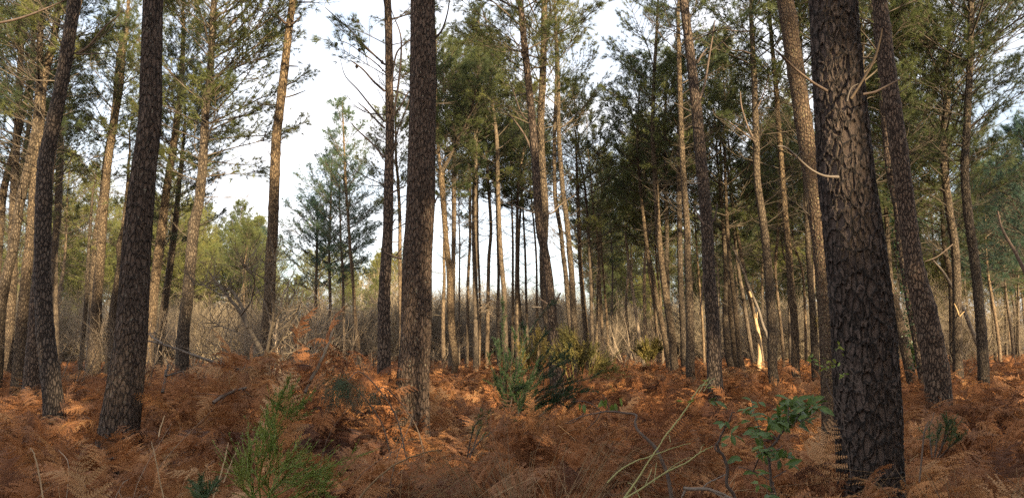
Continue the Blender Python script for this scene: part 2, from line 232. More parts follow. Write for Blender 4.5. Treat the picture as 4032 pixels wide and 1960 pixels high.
# ------------------------------------------------------------------ the pines: depth | x,y,width along the trunk from its foot up (photograph pixels) | bark | crown bottom, top, radius, density | dead twigs | label
TREES = [
(5.3, "3470,2200,262 3432,1943,238 3422,1606,236 3403,1293,228 3370,979,214 3336,705,200 3308,392,188 3290,157,174 3280,0,168", 'thick', (8.5,15,2.2,.5), 0, "thickest trunk of all, almost black deeply furrowed bark, at the right front"),
(8.6, "470,1850,162 462,1760,150 490,1530,130 516,1330,115 538,939,98 566,640,86 587,470,80 592,250,74 598,0,70", 'near', (8,15,2,.5), 0, "big dark trunk with rough plated bark and broad buttressed foot, in the photo's left third"),
(10.4, "1612,1780,158 1615,1690,148 1626,1494,127 1638,1331,118 1642,1187,113 1645,1020,111 1652,900,108 1658,783,110 1664,470,102 1668,200,97 1667,0,90", 'near', (8.5,15,2.2,.5), 0, "big straight reddish brown trunk with pale lichen spots in the middle of the photo"),
(10.2, "3275,1760,70 3272,1669,64 3266,1379,60 3256,1187,57 3242,996,58 3217,783,61 3193,587,61 3166,391,61 3139,196,61 3111,0,62", 'lichen', (8,15,2,.5), .15, "trunk dotted with yellow lichen just behind the left side of the thickest black trunk"),
(13, "3700,1600,100 3695,1560,95 3686,1451,93 3662,1307,89 3638,1187,83 3607,1068,76 3590,940,66 3565,744,66 3530,470,65 3499,235,63 3475,0,55", 'mid', (8,14.8,2,.6), .25, "stout dark trunk leaning left just to the right of the thickest black trunk"),
(13.2, "215,1650,80 213,1623,76 199,1463,67 182,1303,62 174,1079,58 184,760,60 193,643,55 222,500,52 249,380,50 280,212,47 313,0,44", 'mid', (8,14.5,2,.6), .45, "dark trunk near the left edge that bows at its foot and leans right higher up"),
(17, "118,1600,68 120,1558,62 132,1319,52 145,1080,46 165,800,40 200,480,34 254,140,30 276,28,28", 'mid', (8,14,1.8,.9), .6, "dark trunk half hidden behind the bowed trunk near the left edge"),
(20, "68,1560,50 68,1527,48 84,1319,41 96,1175,38 108,1047,37 120,951,35 134,760,34 150,600,33 160,475,32 175,313,29 210,185,24 235,28,22", 'mid', (6.5,14,2.2,1), .9, "trunk with sunlit patches third from the left edge, leaning right above mid height"),
(24, "24,1530,46 24,1503,46 36,1279,40 50,1100,37 54,900,32 62,700,28 80,400,24 95,100,20", 'mid', (7,14,2,1), .9, "nearly upright pale brown trunk close against the left edge"),
(20, "-30,1560,54 -12,1440,48 4,1230,40 30,1090,36 60,975,33 88,800,32 126,640,31 158,470,27 172,200,22 182,0,18", 'mid', (6.5,14,2.2,1), .9, "sunlit trunk that starts beyond the left edge and slants up to the right"),
(26, "-40,1480,34 8,776,28 34,654,23 61,559,22 89,436,21 112,324,19 123,224,17 131,56,15", 'mid', (6.5,14,2.2,1), 1, "thin trunk slanting up out of the upper left edge, feathery with dead twigs"),
(30, "30,1470,30 48,920,28 58,824,28 72,720,27 84,671,25 103,559,18 120,391,14 130,200,10", 'mid', (7,13.5,2,1), 1, "thin orange brown trunk in the left group, seen between two leaning ones"),
(30, "222,1480,30 216,1207,25 216,984,25 228,840,27 233,720,27 240,616,25 240,559,20 248,460,16 250,350,12", 'mid', (6.5,12,1.8,1), 1, "pale orange trunk showing just right of the bowed trunk near the left edge"),
(26.8, "350,1495,34 358,1379,33 364,1239,31 368,1079,28 380,920,28 400,776,25 412,648,24 430,531,22 447,419,20 461,224,17 474,150,13 486,84,10", 'mid', (7.5,14,1.9,.8), .8, "slender golden trunk, left one of a close pair left of the big buttressed trunk"),
(24, "362,1500,60 368,1430,54 376,1319,46 384,1199,38 400,1039,34 412,880,33 424,760,30 440,616,28 464,480,24 487,363,21 500,224,19 516,125,15 524,0,12", 'mid', (7.5,14.3,2,.7), .8, "right one of a close pair left of the big buttressed trunk, flared foot"),
(26, "312,1487,17 328,1319,16 340,1159,15 348,1000,13 356,864,10 364,760,7", 'mid', (5,8,.8,.5), .8, "thin dark sapling pine left of the close golden pair"),
(24, "428,1450,34 434,1399,32 448,1199,28 472,1031,22 468,968,19 485,900,16 505,700,12", 'mid', (6,9,1.2,.6), .7, "crooked trunk with a kink, showing at the left of the big buttressed trunk"),
(24, "575,1490,48 579,1383,46 593,1260,42 604,1131,37 622,987,36 640,829,31 654,714,28 672,600,27 689,470,25 705,313,20 712,78,15", 'mid', (6,14,2.2,1), 1, "straight dark trunk just right of the big buttressed trunk"),
(26, "620,1490,34 644,1239,30 662,1117,27 680,987,25 694,880,22 708,736,18 728,548,12 735,450,7", 'mid', (5,11.5,2,1), 1, "thinner dark trunk leaning right, second to the right of the big buttressed trunk"),
(18, "712,1500,56 716,1455,52 723,1311,47 741,1167,44 755,1023,42 769,880,41 787,808,38 798,714,36 806,626,33 818,430,29 834,313,27 842,196,25 850,39,23", 'mid', (5.6,14,2.6,1.3), .9, "trunk with a bright tan sunlit stretch, its branches bushy against the white sky gap"),
(17, "1035,1520,54 1037,1455,47 1057,1203,44 1064,987,42 1070,940,43 1082,548,37 1098,400,34 1113,274,32 1129,117,29 1145,0,26", 'mid', (10.5,15,2,.7), .12, "lone trunk with a few stubs standing against the white sky gap"),
(38, "1413,1480,19 1410,1379,17 1398,1235,14 1391,1115,13 1381,996,12 1372,850,11 1364,744,10 1356,548,7 1350,400,4", 'mid', (5.2,14.2,2.2,1.5), .7, "slim pine with pointed bluish green crown, right side of the white sky gap"),
(42, "1356,1440,12 1350,1068,10 1341,948,8 1335,700,5", 'mid', (5.5,10.5,2,1.3), .7, "thin pine directly left of the pointed bluish crowned one"),
(42, "1303,1440,13 1301,1176,12 1298,1003,10 1305,800,8 1310,626,5", 'mid', (5,12.5,2.6,1.5), .7, "young pine with a rounded bluish crown, middle of the group in the white sky gap"),
(44, "1243,1440,13 1243,1215,12 1249,980,10 1250,800,5", 'mid', (5,9.8,2.6,1.5), .7, "lowest crowned young pine at the left of the group in the white sky gap"),
(14.6, "1517,1640,60 1515,1560,56 1513,1489,54 1513,1331,51 1513,1187,48 1520,1044,43 1528,900,39 1532,705,37 1536,509,33 1534,313,31 1532,117,30 1528,0,27", 'mid', (6.8,14.5,2.3,.55), .8, "smooth straight trunk immediately left of the big reddish trunk in the middle"),
(32, "1580,1470,19 1577,1139,15 1575,996,15 1575,861,14 1568,705,12 1560,626,10 1560,450,6", 'mid', (7,12,1.8,1), 1, "thin trunk squeezed between the two trunks in the middle"),
(33, "1748,1475,18 1748,1460,18 1745,1331,16 1746,1187,14 1750,1092,12 1748,1020,11 1752,800,8", 'mid', (8,13,1.8,1), .8, "thin trunk left of the golden forked trunk beside the big reddish one"),
(27, "1785,1484,20 1793,1427,29 1779,1307,31 1774,1211,29 1772,1115,26 1767,1044,24 1757,948,21 1750,850,22 1742,744,24 1737,681,24", 'mid', None, .5, "golden forked trunk that splits into a Y to the right of the big reddish trunk"),
(30, "1775,1475,23 1778,1300,20 1784,1115,18 1786,996,17 1788,850,18 1788,705,17 1790,470,12 1792,313,8", 'mid', (7.5,14,2,1.1), .9, "greyish trunk standing right behind the golden forked one"),
(42, "1808,1450,9 1808,1187,7 1810,948,6 1807,861,5 1807,700,4", 'mid', (8,12,1.5,1), .9, "very thin dark pole right of the golden forked trunk"),
(34, "1836,1475,17 1841,1283,14 1844,1092,12 1851,948,11 1851,861,11 1851,705,9 1847,626,7 1847,450,4", 'mid', (8.5,13.5,1.8,1), .8, "thin pole left of the brightest sunlit trunk in the centre"),
(31, "1874,1480,25 1874,1331,22 1873,1235,21 1871,1116,21 1868,900,21 1870,705,20 1874,509,17 1882,352,14 1886,157,11 1884,47,8", 'mid', (8.5,14.5,1.9,1.1), .8, "brightest sunlit yellow trunk right of the big reddish one, straight as a mast"),
(36, "1886,1455,12 1889,1300,11 1888,1140,10 1881,948,9 1880,700,7", 'mid', (9,13.5,1.8,1), .8, "thin trunk peeping out behind the right side of the brightest sunlit trunk"),
(34, "1916,1465,19 1917,1451,18 1920,1307,17 1922,1163,15 1925,1020,14 1933,900,13 1921,705,12 1913,509,10 1905,352,7", 'mid', (8.5,14,1.9,1), .8, "trunk with a tangle of pale dead twigs at mid height, right of the brightest trunk"),
(36, "1964,1460,17 1963,1403,16 1960,1259,14 1963,1092,12 1960,972,10 1955,800,7", 'mid', (8.5,13,1.8,1), .8, "thin trunk just left of the trunk that leans behind the tall gorse tip"),
(30, "1995,1470,25 1992,1403,22 1989,1283,20 1986,1163,20 1977,1068,19 1968,948,18 1960,705,17 1956,548,15 1937,391,11", 'mid', (8,14,2,1.1), .8, "left leaning trunk rising behind the left tip of the gorse"),
(38, "2017,1440,13 2018,1307,12 2019,1139,10 2019,948,9 2015,800,7 2011,705,5", 'mid', (8.5,13,1.8,1), .9, "left one of three thin dark poles over the gorse"),
(35, "2037,1450,17 2035,1307,16 2034,1139,14 2035,996,13 2036,900,12 2042,705,11 2062,587,8", 'mid', (8,14,2,1.1), .9, "middle one of three dark poles over the gorse"),
(38, "2055,1440,16 2050,1273,14 2042,1150,11 2041,1000,10 2048,850,9 2058,705,8", 'mid', (8.5,13.5,1.8,1), .9, "right one of three dark poles over the gorse, bent at its foot"),
(38, "2078,1430,13 2075,1283,11 2071,1139,10 2068,996,9 2063,900,8 2058,783,7", 'mid', (8.5,13,1.8,1), .8, "thin pole lit on one side above the peak of the gorse"),
(38, "2120,1440,12 2118,1379,11 2114,1187,10 2113,1044,8 2106,924,8 2093,783,6", 'mid', (8,13,1.8,1), .9, "thin pole just left of the dark double trunk behind the gorse"),
(19.5, "2182,1520,33 2170,1403,27 2154,1283,26 2142,1187,25 2138,1092,28 2140,960,31 2144,846,32 2136,705,31 2128,509,28 2136,313,27 2140,157,25 2142,0,22", 'mid', (7.2,14.5,2.5,1.2), .9, "tan sunlit trunk crossing behind its darker twin above the gorse, broken branch at right"),
(17.5, "2205,1540,42 2193,1460,39 2185,1355,37 2176,1259,36 2169,1187,35 2157,1068,34 2140,972,34 2125,900,33 2113,744,32 2097,509,29 2074,274,27 2054,78,25 2046,0,23", 'mid', (7.5,14.5,2.3,1), .9, "dark front trunk of the double trunk that rises behind the gorse"),
(27, "2258,1440,22 2253,1355,20 2238,1211,20 2229,1092,19 2217,996,18 2208,910,17 2187,783,17 2183,548,15 2191,313,13 2187,78,9", 'mid', (7,14.5,2.3,1.5), 1, "left one of a close dark pair right of the double trunk"),
(25, "2270,1470,31 2265,1355,27 2257,1211,26 2250,1068,23 2241,972,22 2236,920,21 2215,744,19 2199,509,17 2199,313,13 2186,39,8", 'mid', (6,14.5,2.6,1.6), 1, "right one of a close dark pair right of the double trunk, thicker than its neighbour"),
(28, "2318,1440,25 2312,1379,22 2303,1259,21 2293,1139,19 2284,1020,17 2280,900,16 2273,705,12 2268,550,6", 'mid', (5.8,11.5,2.4,1.7), 1, "reddish trunk under a dense dark crown, right of the close dark pair"),
(30, "2337,1460,18 2334,1403,17 2329,1235,15 2326,1092,13 2320,972,12 2314,880,11 2304,744,9 2293,666,7", 'mid', (6.5,12,2.2,1.5), .9, "slender golden lit pole right of the reddish trunk under the dense crown"),
(40, "2346,1430,10 2350,1300,10 2353,1187,9 2358,1044,8 2360,900,6", 'mid', (6,12,2.2,1.5), .8, "thin dark pole just right of the golden lit pole"),
(34, "2376,1430,17 2374,1379,15 2367,1235,13 2362,1116,11 2355,948,10 2340,850,7", 'mid', (6,12,2.3,1.5), 1, "dark pole, second to the right of the golden lit pole"),
(38, "2396,1440,12 2391,1283,10 2379,1116,9 2369,996,8 2365,850,6", 'mid', (6,11.5,2.3,1.5), 1, "thin pole ahead of the grey thicket, third right of the golden lit pole"),
(42, "2412,1430,8 2410,1235,7 2412,1044,6 2405,900,4", 'mid', (6,11.5,2.2,1.4), .8, "thinnest far pole in front of the grey thicket"),
(27, "2634,1450,22 2630,1417,20 2611,1298,21 2587,1187,20 2571,1092,19 2554,1010,17 2543,940,14 2523,744,12 2511,548,10 2519,352,6", 'mid', (6.5,12,2,.9), .9, "trunk leaning clearly to the left, left of the thick upright pair"),
(24, "2660,1460,34 2654,1432,32 2645,1322,28 2633,1235,28 2616,1130,26 2602,1020,24 2591,900,22 2582,744,20 2570,548,17 2574,313,14 2586,78,11", 'mid', (8,14.5,2,.9), .9, "dark trunk with small pale broken twig low down, right of the left leaning one"),
(28, "2642,1430,20 2634,1250,18 2630,1116,17 2627,1044,17 2628,948,16 2623,705,15 2621,509,12 2625,392,10 2629,235,6", 'mid', (7.5,13,1.9,.9), .9, "half sunlit trunk coming up from behind the dark trunk with the broken twig"),
(34, "2595,1440,17 2592,1408,15 2583,1283,13 2573,1187,10 2554,1068,8 2545,900,6", 'mid', (6,12,2,1.4), .9, "thin pole at the left foot of the left leaning trunk"),
(36, "2610,1440,12 2607,1355,11 2602,1187,10 2587,1044,8 2580,900,6", 'mid', (6.5,12,2,1.4), .9, "thin pole seen through the gap between the left leaning trunk and its neighbour"),
(24, "2697,1470,27 2693,1427,24 2690,1307,24 2683,1187,23 2678,1044,22 2676,924,21 2672,705,19 2672,548,16 2674,400,10", 'mid', (7,11,1.8,.8), .8, "left trunk of the thick upright pair, grey and even"),
(21, "2722,1500,38 2718,1451,35 2719,1331,33 2716,1235,31 2713,1116,28 2709,996,26 2707,900,25 2692,666,22 2682,392,20 2676,157,17 2674,39,14", 'mid', (7.5,14.5,2.2,1), .9, "right trunk of the thick upright pair, lit warm brown above"),
(34, "2773,1430,12 2772,1403,11 2765,1259,10 2755,1140,9 2743,986,7 2735,850,5", 'mid', (6.5,12,2,1.2), .8, "thin pale pole between the upright pair and the big dark trunk on the right"),
(16.5, "2825,1600,66 2820,1560,63 2813,1475,60 2808,1331,53 2801,1187,50 2791,1068,48 2784,924,46 2775,800,46 2762,666,46 2742,431,41 2719,235,36 2695,39,33", 'mid', (8,14.8,2.2,.7), .5, "big dark trunk right of the middle leaning gently left, clean up to its upward branches"),
(27, "2880,1450,28 2868,1403,26 2856,1259,22 2858,1140,18 2855,1000,16 2848,900,14 2832,705,9", 'mid', (6,12,2,1.4), .9, "left trunk of three close behind the big dark one"),
(27.5, "2904,1450,25 2896,1417,23 2884,1307,21 2868,1140,18 2856,1020,15 2848,920,14 2840,666,10 2835,500,6", 'mid', (6,13,2.4,1.4), .9, "middle trunk of three close behind the big dark one"),
(26, "2922,1450,26 2915,1417,24 2904,1307,20 2889,1163,18 2875,1044,16 2866,948,14 2858,800,12 2850,560,7", 'mid', (5.8,12.5,2.4,1.4), .9, "right trunk of three close behind the big dark one, lighter brown"),
(30, "2968,1430,19 2959,1388,17 2939,1259,15 2920,1140,15 2903,1044,13 2892,948,11 2885,850,9 2872,650,6", 'mid', (5.6,12.5,2.4,1.4), .9, "left leaning trunk between the three close ones and the bare yellow stump"),
(29, "3004,1440,17 2992,1350,15 2975,1260,14 2954,1173,15 2935,1082,14 2923,1020,13 2908,930,13 2887,822,11 2872,689,10 2852,579,6", 'mid', (7,11,1.6,.6), .6, "pale trunk leaning left whose lower end stands just behind the bare yellow stump"),
(20, "3048,1500,40 3042,1451,37 3041,1307,36 3035,1187,37 3028,1068,34 3018,972,31 3007,880,30 2985,705,27 2981,548,26 2973,274,22 2962,39,16", 'mid', (7.5,14.5,2.2,.8), .8, "thick trunk right of the bare yellow stump with long dead branches sweeping up left"),
(32, "3085,1430,13 3083,1379,12 3071,1259,11 3052,1092,11 3052,1020,12 3060,920,10 3066,800,8 3070,650,5", 'mid', (6.5,12,2.2,1.2), .9, "thin pale wavy trunk right behind the thick one beside the stump"),
(21, "3138,1500,34 3133,1441,32 3131,1330,30 3124,1211,29 3114,1092,26 3107,996,25 3095,870,23 3072,548,19 3056,313,17 3041,157,15 3029,0,12", 'mid', (7,14.5,2.2,.8), .8, "even trunk midway between the stump and the lichen dotted trunk"),
(36, "3112,1430,11 3107,1300,10 3102,1140,9 3095,1044,8 3078,986,7 3070,850,5", 'mid', (6.5,12,2.2,1.3), .8, "thin dark pole pressed against the left of the even trunk"),
(34, "3175,1430,12 3167,1187,10 3157,1068,9 3140,1010,8 3124,972,7 3112,880,5", 'mid', (6.5,12,2.2,1.3), .8, "thin curved pole bending left beside the lichen dotted trunk"),
(21, "3214,1510,34 3210,1441,31 3205,1331,28 3198,1211,25 3186,1068,22 3179,948,20 3172,800,18 3160,500,15 3150,200,11", 'mid', (7,14,2.2,.9), .8, "grey trunk next left of the lichen dotted trunk with a mossy clump"),
(20, "3600,1540,42 3585,1475,39 3566,1379,38 3540,1259,37 3511,1140,34 3489,1068,30 3476,948,26 3455,861,25 3432,626,23 3420,509,18 3409,313,12", 'mid', (6.5,13,2.2,1.2), .8, "leaning trunk lit orange above, showing just right of the thickest black trunk"),
(18, "3640,1540,34 3619,1403,30 3597,1283,29 3576,1163,28 3557,1044,29 3542,948,28 3530,822,28 3499,666,26 3475,431,24 3460,235,21 3436,78,17", 'mid', (7,14,2.2,1), .8, "leaning trunk wrapped in dark ivy at the left of the stout leaning one"),
(28, "3520,1440,21 3512,1187,19 3498,1000,18 3484,783,16 3480,650,12 3474,500,8", 'mid', (6.5,12,2.2,1.3), .8, "thin sunlit pole deep between the black trunk and the stout leaning one"),
(26, "3650,1450,22 3610,1000,18 3570,700,16 3552,470,14 3545,250,16 3542,0,13", 'mid', (6,14,2.5,1.3), 1, "trunk whose upper part emerges right of the stout leaning one"),
(22, "3772,1470,40 3770,1403,36 3767,1235,33 3765,1092,31 3756,960,31 3734,822,30 3714,666,27 3710,509,24 3726,407,22 3722,274,18 3734,117,11", 'mid', (5.8,13.5,2.8,1.5), .9, "wavy left one of two slim trunks near the right edge, pale scar low down"),
(19.5, "3874,1530,42 3873,1451,40 3866,1307,38 3856,1187,36 3846,1068,36 3830,948,34 3812,800,32 3804,666,30 3813,509,27 3824,313,24 3832,78,21 3832,0,20", 'mid', (6.6,14.5,2.6,1.2), .9, "dark right one of two slim trunks near the right edge, knot at mid height"),
(28, "3754,1440,26 3750,1250,24 3746,1130,22 3739,1068,21 3719,972,17 3712,850,13 3705,700,8", 'mid', (5,10,2.4,1.5), .8, "greenish low crowned pine mostly hidden by the wavy slim trunk"),
(45, "3918,1400,11 3916,1379,10 3902,1140,9 3890,1060,7 3885,950,5", 'mid', (5.5,12,2.6,1.8), .6, "first of the far poles left to right along the open ground at the right edge"),
(40, "3937,1400,14 3933,1355,13 3916,1235,12 3892,1092,10 3880,950,6", 'mid', (5,11,2.6,1.8), .6, "second of the far poles along the open ground at the right edge, leaning left"),
(48, "3962,1395,10 3960,1240,9 3958,1100,8 3955,900,5", 'mid', (5.5,12.5,2.6,1.8), .6, "third of the far poles along the open ground at the right edge, upright"),
(42, "3990,1400,13 3988,1355,12 3965,1180,10 3958,1100,8 3950,950,5", 'mid', (5,11.5,2.6,1.8), .6, "fourth of the far poles along the open ground at the right edge"),
(44, "4014,1400,10 4012,1331,9 4010,1092,8 4008,900,6", 'mid', (4.6,12.5,2.6,1.8), .6, "last of the far poles at the right edge, almost touching it"),
(30, "4060,1430,26 4050,1100,22 4045,900,18 4040,700,12", 'mid', (4.6,10.2,2.6,1.6), .6, "pine whose bluish green crown reaches in from the right edge under the open sky"),
]
def parse(s): return np.array([[float(c) for c in p.split(',')] for p in s.split()])
# the bracken's top surface: it passes through the foot of every trunk as the photograph shows it, and through the mounds below
CT = []
for d, s, *_ in TREES:
    p = parse(s)[0 if d > 6 else 1]
    if not (0 <= p[0] <= 4032): continue
    w, _t = at(p[0], min(p[1], 1900) - (10 if d < 18 else 12), d)
    CT.append((w[0], w[1], min(max(w[2], .35), .95)))
CT = np.array(CT)
#        x, y, height over the rest, radius
def mound(sx, sy, Y, r, dy=1.0):
    w, _ = at(sx, sy, Y); return (w[0], w[1], w[2] + (.16 if Y > 8.9 and sx < 1400 else 0), r, dy)
MOUNDS = [mound(1190, 1305, 9.5, .95), mound(1330, 1390, 10, .75), mound(1010, 1430, 9, .8), mound(700, 1425, 10.5, 1.3), mound(880, 1440, 10, .9), mound(3070, 1425, 14.5, .42),
          mound(430, 1810, 5.6, .8), mound(1180, 1700, 5.0, .7), mound(1700, 1830, 4.8, .7), mound(2480, 1680, 5.4, .7), mound(2680, 1690, 4.9, .6),
          mound(3800, 1660, 8.0, 1.0), mound(2100, 1610, 8.6, .8), mound(3950, 1580, 11, 1.2)]
def top(x, y):
    x = np.asarray(x, float); y = np.asarray(y, float)
    num = np.full(x.shape, .56 * .02); den = np.full(x.shape, .02)
    for cx, cy, cz in CT:
        s2 = (1.2 + .10 * cy) ** 2; w = np.exp(-((x - cx) ** 2 + (y - cy) ** 2) / s2); num += w * cz; den += w
    h = num / den + (fbm(x * .9 + 50, y * .9 + 20) - .5) * .62 + (fbm(x * .25 + 5, y * .25 + 2) - .5) * .2
    r = np.hypot(x, y)
    h = np.where(y < 5, h * .96, h)
    for mx_, my, mz, mr, _ in MOUNDS:
        g = np.exp(-(((x - mx_) ** 2 + (y - my) ** 2) / mr ** 2)); h = h + np.maximum(mz - h, 0) * g
    # nobody walks in the bracken, but the viewer stands clear of it
    h = np.where(r < 2.2, np.minimum(h, .35), h)
    return np.clip(h, .18, 2.1)
def ground(x, y): return top(x, y) * .42 - .05
# ------------------------------------------------------------------ branch templates
def branch_template(Lb, live, seed):
    """a branch along +X curving upwards; returns verts, tris, material indices (0 wood, 1 needles)"""
    mb = MB(); n = 9; t = np.linspace(0, 1, n)
    r0 = .0065 * Lb + .005
    w1, w2 = rng.normal(size=2)
    P = np.stack([t * Lb, .07 * Lb * np.sin(t * 3 + w1) - .07 * Lb * math.sin(w1), (.26 if live else .18) * Lb * t ** 2 + .03 * Lb * np.sin(t * 5 + w2) - .03 * Lb * math.sin(w2)], 1)
    v, f = tube(P, r0 * (1 - .8 * t), 4); mb.add(v, f, 0)
    nt_ = int((7 if live else 5) + Lb * (5 if live else 3.2)); a, b, s0, s1 = [], [], [], []; tp, td = [], []
    for i in range(nt_):
        tt = rng.uniform(.3 if live else .25, 1); base = np.array([np.interp(tt, t, P[:, k]) for k in range(3)])
        side = (-1) ** i; ang = rng.uniform(.5, 1.05) * side; ln = (Lb * .42 * (1.15 - tt) + .12) * rng.uniform(.6, 1.2)
        d = np.array([math.cos(ang), math.sin(ang), rng.uniform(-.1, .7)]); d /= np.linalg.norm(d)
        m1 = base + d * ln * .55; d2 = d + np.array([.25, 0, .35]); d2 /= np.linalg.norm(d2); e = m1 + d2 * ln * .5
        a += [base, m1]; b += [m1, e]; s0 += [r0 * .42, r0 * .3]; s1 += [r0 * .3, r0 * .16]
        if live:
            tp += [e, m1 + d2 * ln * .25]; td += [d2, d2]
            if ln > .35: tp.append(m1); td.append(d)
            for _ in range(2 if ln > .3 else 1):
                q = m1 + (e - m1) * rng.random(); dq = nrm(d + rng.normal(size=3) * .6); l2 = ln * .35
                a.append(q); b.append(q + dq * l2); s0.append(r0 * .2); s1.append(r0 * .12); tp.append(q + dq * l2); td.append(dq)
        elif rng.random() < .6:
            q = m1; dq = nrm(d + rng.normal(size=3) * .7); a.append(q); b.append(q + dq * ln * .4); s0.append(r0 * .2); s1.append(r0 * .08)
    v, f = tubes_batch(np.array(a), np.array(b), np.array(s0), np.array(s1)); mb.add(v, f, 0)
    if live:
        tp += [P[-1], P[-2]]; td += [nrm(P[-1] - P[-2])] * 2
        tufts(mb, np.array(tp), np.array(td), 15, .155, .009, .52)
    return mb.arrays()
LIVE = [[branch_template(l, True, i) for i in range(5)] for l in (.7, 1.3, 2.0, 2.7)]
DEAD = [[branch_template(l, False, i) for i in range(5)] for l in (.35, .8, 1.5, 2.3)]
LENS = (.7, 1.3, 2.0, 2.7); DLENS = (.35, .8, 1.5, 2.3)
SHAFTS = []   # (point, radius): gaps in the canopy through which the low sun reaches a spot
def blocked(c, L_):
    for p, r in SHAFTS:
        w = c - p; al = w @ TOSUN
        if al > .6 and np.linalg.norm(w - TOSUN * al) < r + .30 * L_: return True
    return False
def put(mb, tpl, base, az, el, sc, roll, origin):
    v, f, m = tpl
    ce, se, ca, sa, cr_, sr = math.cos(el), math.sin(el), math.cos(az), math.sin(az), math.cos(roll), math.sin(roll)
    Rx = np.array([[1, 0, 0], [0, cr_, -sr], [0, sr, cr_]]); Ry = np.array([[ce, 0, -se], [0, 1, 0], [se, 0, ce]]); Rz = np.array([[ca, -sa, 0], [sa, ca, 0], [0, 0, 1]])
    mb.v.append((v @ (Rz @ Ry @ Rx).T * sc + (base - origin)).astype(np.float32)); mb.t.append(f + mb.n); mb.m.append(m); mb.n += len(v)
def crown_into(mb, axis, zb, zt, rad, dens, origin, shafts=True, lo=2.2, dead=0.0, dead_top=None, rk=None):
    """live whorls zb..zt and dead ones below; axis(z) is the trunk's centre"""
    z = zb
    while z < zt - .1:
        t = (z - zb) / (zt - zb); Lm = rad * (.55 + .65 * min(t / .25, 1)) * (1 - max(t - .35, 0) / .65 * .82)
        k = max(2, int(round(5 * dens * (1 if t > .1 else .7)))); a0 = rng.uniform(0, 6.28)
        for i in range(k):
            Lw = max(Lm * rng.uniform(.6, 1.2), .35); c = axis(z + rng.uniform(-.15, .15)); az = a0 + i * 6.28 / k + rng.uniform(-.35, .35); el = rng.uniform(.0, .35) + .85 * t
            mid = c + np.array([math.cos(az), math.sin(az), .35]) * Lw * .55
            if shafts and blocked(mid, Lw): continue
            j = int(np.argmin([abs(x - Lw) for x in LENS])); put(mb, LIVE[j][rng.integers(5)], c, az, el, Lw / LENS[j], rng.uniform(-.3, .3), origin)
        z += .46 / max(.75, min(dens, 1.3)) * rng.uniform(.8, 1.2)
    if dead > 0:
        z = lo + rng.uniform(0, .6); top_ = dead_top or zb + .6
        while z < top_:
            t = z / top_; k = rng.poisson(.5 + 3.2 * dead * t)
            for i in range(k):
                Lw = max(.12, (.25 + 1.7 * t ** 1.4) * rng.uniform(.15, 1.1)); az = rng.uniform(0, 6.28); c = axis(z)
                j = int(np.argmin([abs(x - Lw) for x in DLENS])); put(mb, DEAD[j][rng.integers(5)], c, az, rng.uniform(-.1, .75), Lw / DLENS[j], rng.uniform(-.5, .5), origin)
            z += rng.uniform(.35, .6)
def trunk_mesh(P, R, origin, k, step, step_far=None, zfine=99, lump=.04, whorl=True, mats=(), name='trunk'):
    """P centre points, R radii: resampled ring by ring, uneven and slightly swollen at the branch whorls"""
    zs = [P[0, 2]]
    while zs[-1] < P[-1, 2]: zs.append(zs[-1] + (step if zs[-1] < zfine else (step_far or step)))
    zs = np.array(zs); zs[-1] = P[-1, 2]
    # smooth through the given points by height
    u = np.interp(zs, P[:, 2], np.arange(len(P))); C = catmull(P, 600); uc = np.linspace(0, len(P) - 1, 600)
    Q = np.stack([np.interp(u, uc, C[:, 0]), np.interp(u, uc, C[:, 1]), zs], 1); r = np.interp(zs, P[:, 2], R)
    if whorl:
        zz = zs.min() + 1.2
        while zz < zs.max(): r = r * (1 + (.10 if zz > 1.5 else .04) * np.exp(-((zs - zz) / .05) ** 2)); zz += rng.uniform(.45, .85)
    a = np.linspace(0, 2 * math.pi, k, endpoint=False); ph = rng.uniform(0, 50)
    wob = 1 + lump * 2 * (vnoise(ph + np.cos(a)[None] * 1.3 + zs[:, None] * 1.5, ph + np.sin(a)[None] * 1.3 + zs[:, None] * .4) - .5)
    foot = np.exp(-(zs - zs.min()) / .35)[:, None]; wob = wob + foot * (.12 + .10 * np.cos(a * 5 + ph)[None])
    v, f = tube(Q - origin, r, k, True, wob)
    return mesh_from(name, v, f, np.zeros(len(f), np.int32), mats), Q
# ------------------------------------------------------------------ ground: one sheet to the horizon
def graded(fine, step, far):
    a = list(np.arange(0, fine, step)); s = step
    while a[-1] < far: s *= 1.12; a.append(a[-1] + s)
    return np.array(a)
gy = graded(42, .3, 900); gx = graded(24, .3, 900)
X_ = np.concatenate([-gx[:0:-1], gx]); Y_ = np.concatenate([-graded(3, .4, 500)[:0:-1], gy])
GX, GY = np.meshgrid(X_, Y_); GZ = ground(GX, GY)
nx, ny = len(X_), len(Y_)
ii = (np.arange(ny - 1)[:, None] * nx + np.arange(nx - 1)[None]).ravel()
gt = np.concatenate([np.stack([ii, ii + 1, ii + nx + 1], 1), np.stack([ii, ii + nx + 1, ii + nx], 1)])
g = link('ground', mesh_from('ground', np.stack([GX, GY, GZ], -1).reshape(-1, 3), gt, np.zeros(len(gt), np.int32), [M['litter']])); g['kind'] = 'structure'
g['label'] = 'forest floor of brown leaf litter under the bracken'
def gz(x, y): return float(ground(np.array([x]), np.array([y]))[0])
def tz(x, y): return float(top(np.array([x]), np.array([y]))[0])
